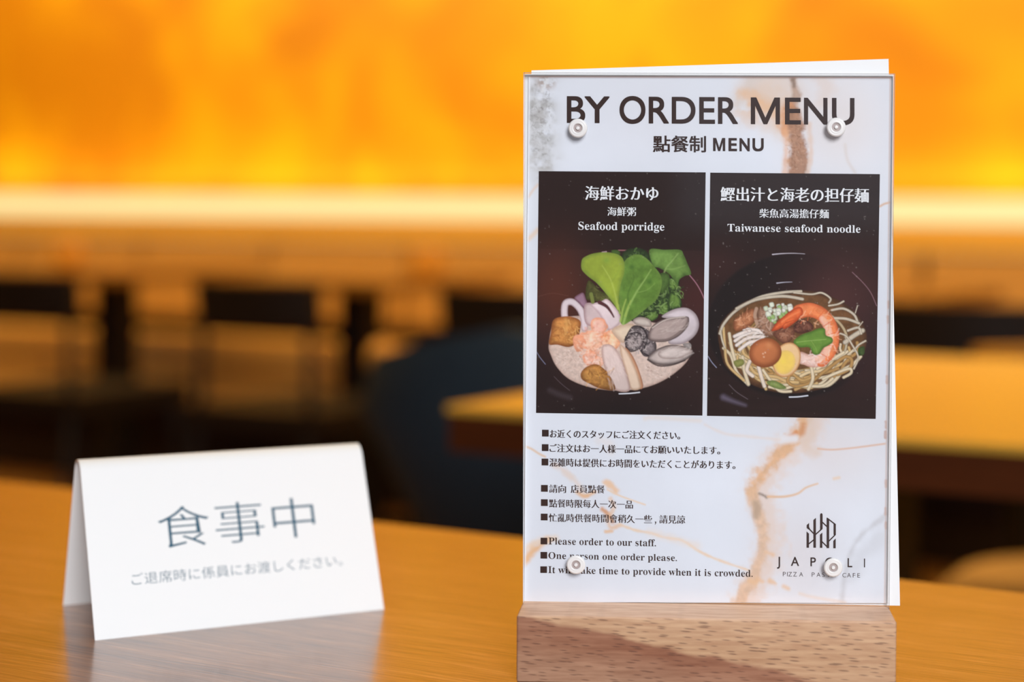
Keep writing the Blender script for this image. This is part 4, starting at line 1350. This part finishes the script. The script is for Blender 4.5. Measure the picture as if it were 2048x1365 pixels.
for c, a, b in (('E', 1457, 1474), ('N', 1479, 1499.5), ('U', 1505, 1527.5)):
    y = 276 + (a - 1426) * .007
    sub.append((fit(outlines(c, 0, 0, 8), a + .9, b - .9, y + .9, y + 25.4, .007), (.9, .9)))
lettering('subheading_lettering', sub, M_INK)
lettering('porridge_caption', [(fit(outlines('海鮮おかゆ', 0, -.008), 1170.6, 1316.1, 372.2, 400.4, .008), (.8, 0)),
                               (fit(outlines('海鮮粥', 0, -.008), 1215, 1271.6, 414.3, 432, .009), (.4, 0)),
                               (fit(outlines(serif('Seafood porridge'), -.006, .004), 1156.7, 1328.7, 443.5, 464.5, .011), (0, 0))], M_WHITEINK)
lettering('noodle_caption', [(fit(outlines('鰹出汁と海老の担仔麺', 0, -.008), 1441.8, 1737.2, 374.2, 402.5, .0095), (.8, 0)),
                             (fit(outlines('柴魚高湯擔仔麵', 0, -.008), 1519, 1657.5, 417.6, 435.8, .0095), (.4, 0)),
                             (fit(outlines(serif('Taiwanese seafood noodle'), -.006, .004), 1455, 1721, 447.8, 463.4, .0105), (0, 0))], M_WHITEINK)
jp = []
for txt, sx, sy, x0, x1, y0, y1 in (('お近くのスタッフにご注文ください。', 1084, 860, 1100, 1360, 859.8, 876),
                                    ('ご注文はお一人様一品にてお願いいたします。', 1083.6, 889, 1099.5, 1440, 888.6, 904.8),
                                    ('混雑時は提供にお時間をいただくことがあります。', 1083.2, 917.8, 1099.2, 1470.5, 917, 933.6)):
    jp.append((rect(sx, sx + 13.4, sy, sy + 13.6), (0, 0)))
    jp.append((fit(outlines(txt, 0, THIN), x0, x1, y0, y1, slope_at(y0)), (.42, .08)))
lettering('japanese_notice', jp, M_INK)
zh = []
for sx, sy in ((1082, 970.6), (1081.9, 999.2), (1081.6, 1028)):
    zh.append((rect(sx, sx + 13.6, sy, sy + 13.4), (0, 0)))
for txt, x0, x1, y0, y1 in (('請向', 1098.7, 1131.7, 970, 986), ('店員點餐', 1142, 1209, 970.4, 986.4), ('點餐時限每人一次一品', 1098.5, 1265.6, 999, 1015.4),
                            ('忙亂時供餐時間會稍久一些', 1098, 1303.8, 1027.8, 1044.2), ('請見諒', 1319, 1370, 1031, 1047.4)):
    zh.append((fit(outlines(txt, 0, THIN), x0, x1, y0, y1, slope_at(y0)), (.36, .06)))
zh.append(([np.array([(1309.5, 1044), (1312.6, 1044), (1312.4, 1047), (1310.4, 1050), (1309.6, 1049.5), (1310.8, 1047)])], (0, 0)))
lettering('chinese_notice', zh, M_INK)
en = []
for sx, sy in ((1081.2, 1076.2), (1081, 1104.6), (1080.6, 1133.4)):
    en.append(rect(sx, sx + 13.4, sy, sy + 13.2))
for txt, x0, x1, y0, y1 in (('Please order to our staff.', 1097.4, 1312, 1075.6, 1089.8), ('One person one order please.', 1097, 1354, 1104.8, 1122.2),
                            ('It will take time to provide when it is crowded.', 1096.6, 1505.6, 1133, 1151)):
    en.append(fit(outlines(serif(txt), -.010, .004), x0, x1, y0, y1, slope_at(y0) + .002))
lettering('english_notice', en, M_INK)

# logo, strokes as polygons in picture px
TL = lambda pts: np.array([(1400 + x / 3.739, 1000 + y / 3.739) for x, y in pts])
def line_(x0, y0, x1, y1, w):
    d = np.array([x1 - x0, y1 - y0], float); d /= np.linalg.norm(d)
    n_ = np.array([-d[1], d[0]]) * w / 2
    a, b = np.array([x0, y0]), np.array([x1, y1])
    return TL([a + n_, b + n_, b - n_, a - n_])
logo = [TL([(798, 190), (816, 174), (816, 206), (822, 214), (812, 224), (798, 212)]), line_(812, 214, 852, 256, 9),
        TL([(848, 152), (867, 136), (867, 360), (848, 360)]),
        TL([(898, 112), (902, 104), (908, 101), (914, 104), (917, 112), (917, 218), (910, 226), (898, 226)]), line_(912, 218, 863, 262, 9),
        line_(914, 168, 950, 202, 9),
        TL([(947, 133), (966, 150), (966, 363), (947, 363)]), line_(950, 138, 1010, 184, 9),
        TL([(999, 176), (1016, 182), (1016, 264), (1008, 270), (999, 262)]), line_(1012, 262, 962, 312, 9),
        TL([(797, 238), (815, 254), (815, 360), (797, 360)]), line_(812, 332, 852, 300, 9),
        TL([(897, 262), (915, 246), (915, 361), (897, 361)]), line_(912, 314, 950, 352, 9),
        TL([(997, 308), (1015, 290), (1015, 364), (997, 364)])]
lg = []
for p in logo: lg.append([p])
for ch, a, b, t, q in (('J', 575, 600, 426, 518), ('A', 679, 742, 427, 497), ('P', 825, 868, 431, 500), ('O', 935, 1010, 432, 508), ('L', 1103, 1140, 437, 507), ('I', 1225, 1235, 440, 508)):
    P = fit(outlines(ch, 0, 0, 8), a + 2, b - 2, t + 2, q - 2, .01)
    lg.append(([TL(p) for p in P], (.22, .22)))
for txt, cells in (('PIZZA', (620, 652, 661, 697, 742)), ('PASTA', (836, 872, 912, 948, 984)), ('CAFE', (1066, 1100, 1143, 1178))):
    for ch, a in zip(txt, cells):
        wd = {'I': 4, 'A': 29, 'Z': 27, 'C': 27, 'E': 19, 'F': 19, 'S': 20, 'T': 26}.get(ch, 21)
        t = 541 + (a - 620) * .018
        P = fit(outlines(ch, -.012, -.012, 6), a, a + wd, t, t + 32, .012)
        lg.append([TL(p) for p in P])
lettering('logo', lg, M_INK)

# ---- snap rivets
rv = None
for px, py in ((1155.5, 256.5), (1672.5, 254.5), (1151.6, 1131), (1666.6, 1136.4)):
    x, z = on_plate(px, py, AF - .001)
    if rv is None:
        k = 0.00385
        bm = bmesh.new()
        lathe(bm, [(k * .98, 0), (k, .0003), (k * .97, .0006), (k * .84, .0009), (k * .80, .00092), (k * .76, .00086), (k * .62, .00102), (k * .52, .00105), (k * .46, .0009), (k * .44, .0004)], 48, axis='Y')
        rv = build('rivet', bm, M_RIVET, stand, 0, 2, True, 60)
        rv['label'] = 'milky white plastic rivet'
        bm = bmesh.new()
        lathe(bm, [(k * .435, .0003), (k * .435, .00055), (k * .2, .0005)], 32, axis='Y')
        build('recess', bm, M_RIVET_CORE, rv, 0, 2, True)
        bm = bmesh.new()
        lathe(bm, [(k * .21, .0005), (k * .21, .0009), (k * .16, .00115), (k * .05, .0012)], 24, axis='Y')
        build('pin', bm, M_RIVET, rv, 0, 2, True)
        o = rv
    else:
        o = copy_tree(rv, stand)
    o.location = (x, AF - .00003, z)

# ------------------------------------------------------------------ folded table card
A = on_level(190, 1282, TABLE_Z); B = on_level(768, 1219.5, TABLE_Z); Cc = on_level(80, 1216, TABLE_Z)
ux = (B - A); WID = ux.length; ux.normalize()
uy = Vector((-ux.y, ux.x, 0))
DEP = (Cc - A).dot(uy)
HGT = 0.0735
mid = (A + B) / 2 + uy * DEP / 2
card_root = empty('folded_card', (mid.x, mid.y, TABLE_Z), math.atan2(ux.y, ux.x))
tag(card_root, 'white folded tent card with slate blue writing standing on the front table', 'card')
TH = 0.0005
prof = [(-DEP / 2, 0.0)]
rr = 0.0078
sl = math.atan2(HGT, DEP / 2)
n_ = 10
# straight flank, round fold, straight flank
ang0 = math.pi - (math.pi / 2 - sl)
cz = HGT - rr / math.cos(sl) * 1.0 + 0.0
cz = HGT - rr
for k in range(n_ + 1):
    a = ang0 - (2 * ang0 - math.pi) * k / n_
    prof.append((rr * math.cos(a), cz + rr * math.sin(a)))
prof.append((DEP / 2, 0.0))
bm = bmesh.new()
P = np.array(prof)
d = np.gradient(P, axis=0)
nn = np.stack([d[:, 1], -d[:, 0]], 1)
nn /= np.linalg.norm(nn, axis=1, keepdims=True)     # points inward (down)
In = P + nn * TH
In[0, 1] = In[-1, 1] = 0.0
rows = []
for x in (-WID / 2, WID / 2):
    rows.append(([bm.verts.new((x, p[0], p[1])) for p in P], [bm.verts.new((x, p[0], p[1])) for p in In]))
m = len(P)
for k in range(m - 1):
    bm.faces.new((rows[0][0][k], rows[1][0][k], rows[1][0][k + 1], rows[0][0][k + 1]))
    bm.faces.new((rows[0][1][k], rows[0][1][k + 1], rows[1][1][k + 1], rows[1][1][k]))
    for q in (0, 1):
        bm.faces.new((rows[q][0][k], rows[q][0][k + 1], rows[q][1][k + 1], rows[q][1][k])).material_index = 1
for k in (0, m - 1):
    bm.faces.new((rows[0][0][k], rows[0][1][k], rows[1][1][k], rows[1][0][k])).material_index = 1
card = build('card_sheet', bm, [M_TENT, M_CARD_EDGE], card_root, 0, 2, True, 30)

# writing on the front flank, in flank coordinates a (across), b (down)
top_p, bot_p = Vector((0, P[1][0], P[1][1])), Vector((0, P[0][0], P[0][1]))
flank_n = Vector((0, -(top_p - bot_p).z, (top_p - bot_p).y)).normalized()
def flank_lettering(name, text, a0, a1, b0, b1, wx, wy):
    polys = fit(outlines(text, wx, wy), a0, a1, b0, b1)
    me = fill(name, [p * .1 for p in polys], M_BLUEINK, card_root)
    nv = len(me.vertices)
    co = np.empty(nv * 3, np.float32); me.vertices.foreach_get('co', co); co = co.reshape(-1, 3) / 100
    t, b = np.array(top_p), np.array(bot_p)
    q = t[None] * (1 - co[:, 1:2]) + b[None] * co[:, 1:2] + np.array(flank_n)[None] * .00006
    q[:, 0] = -WID / 2 + co[:, 0] * WID
    me.vertices.foreach_set('co', q.astype(np.float32).ravel()); me.update()
    return link_mesh(name, me, M_BLUEINK, card_root)
flank_lettering('large_lettering', '食事中', .240, .790, .255, .505, -.012, -.012)
flank_lettering('small_lettering', 'ご退席時に係員にお渡しください。', .135, .870, .635, .705, -.010, -.010)
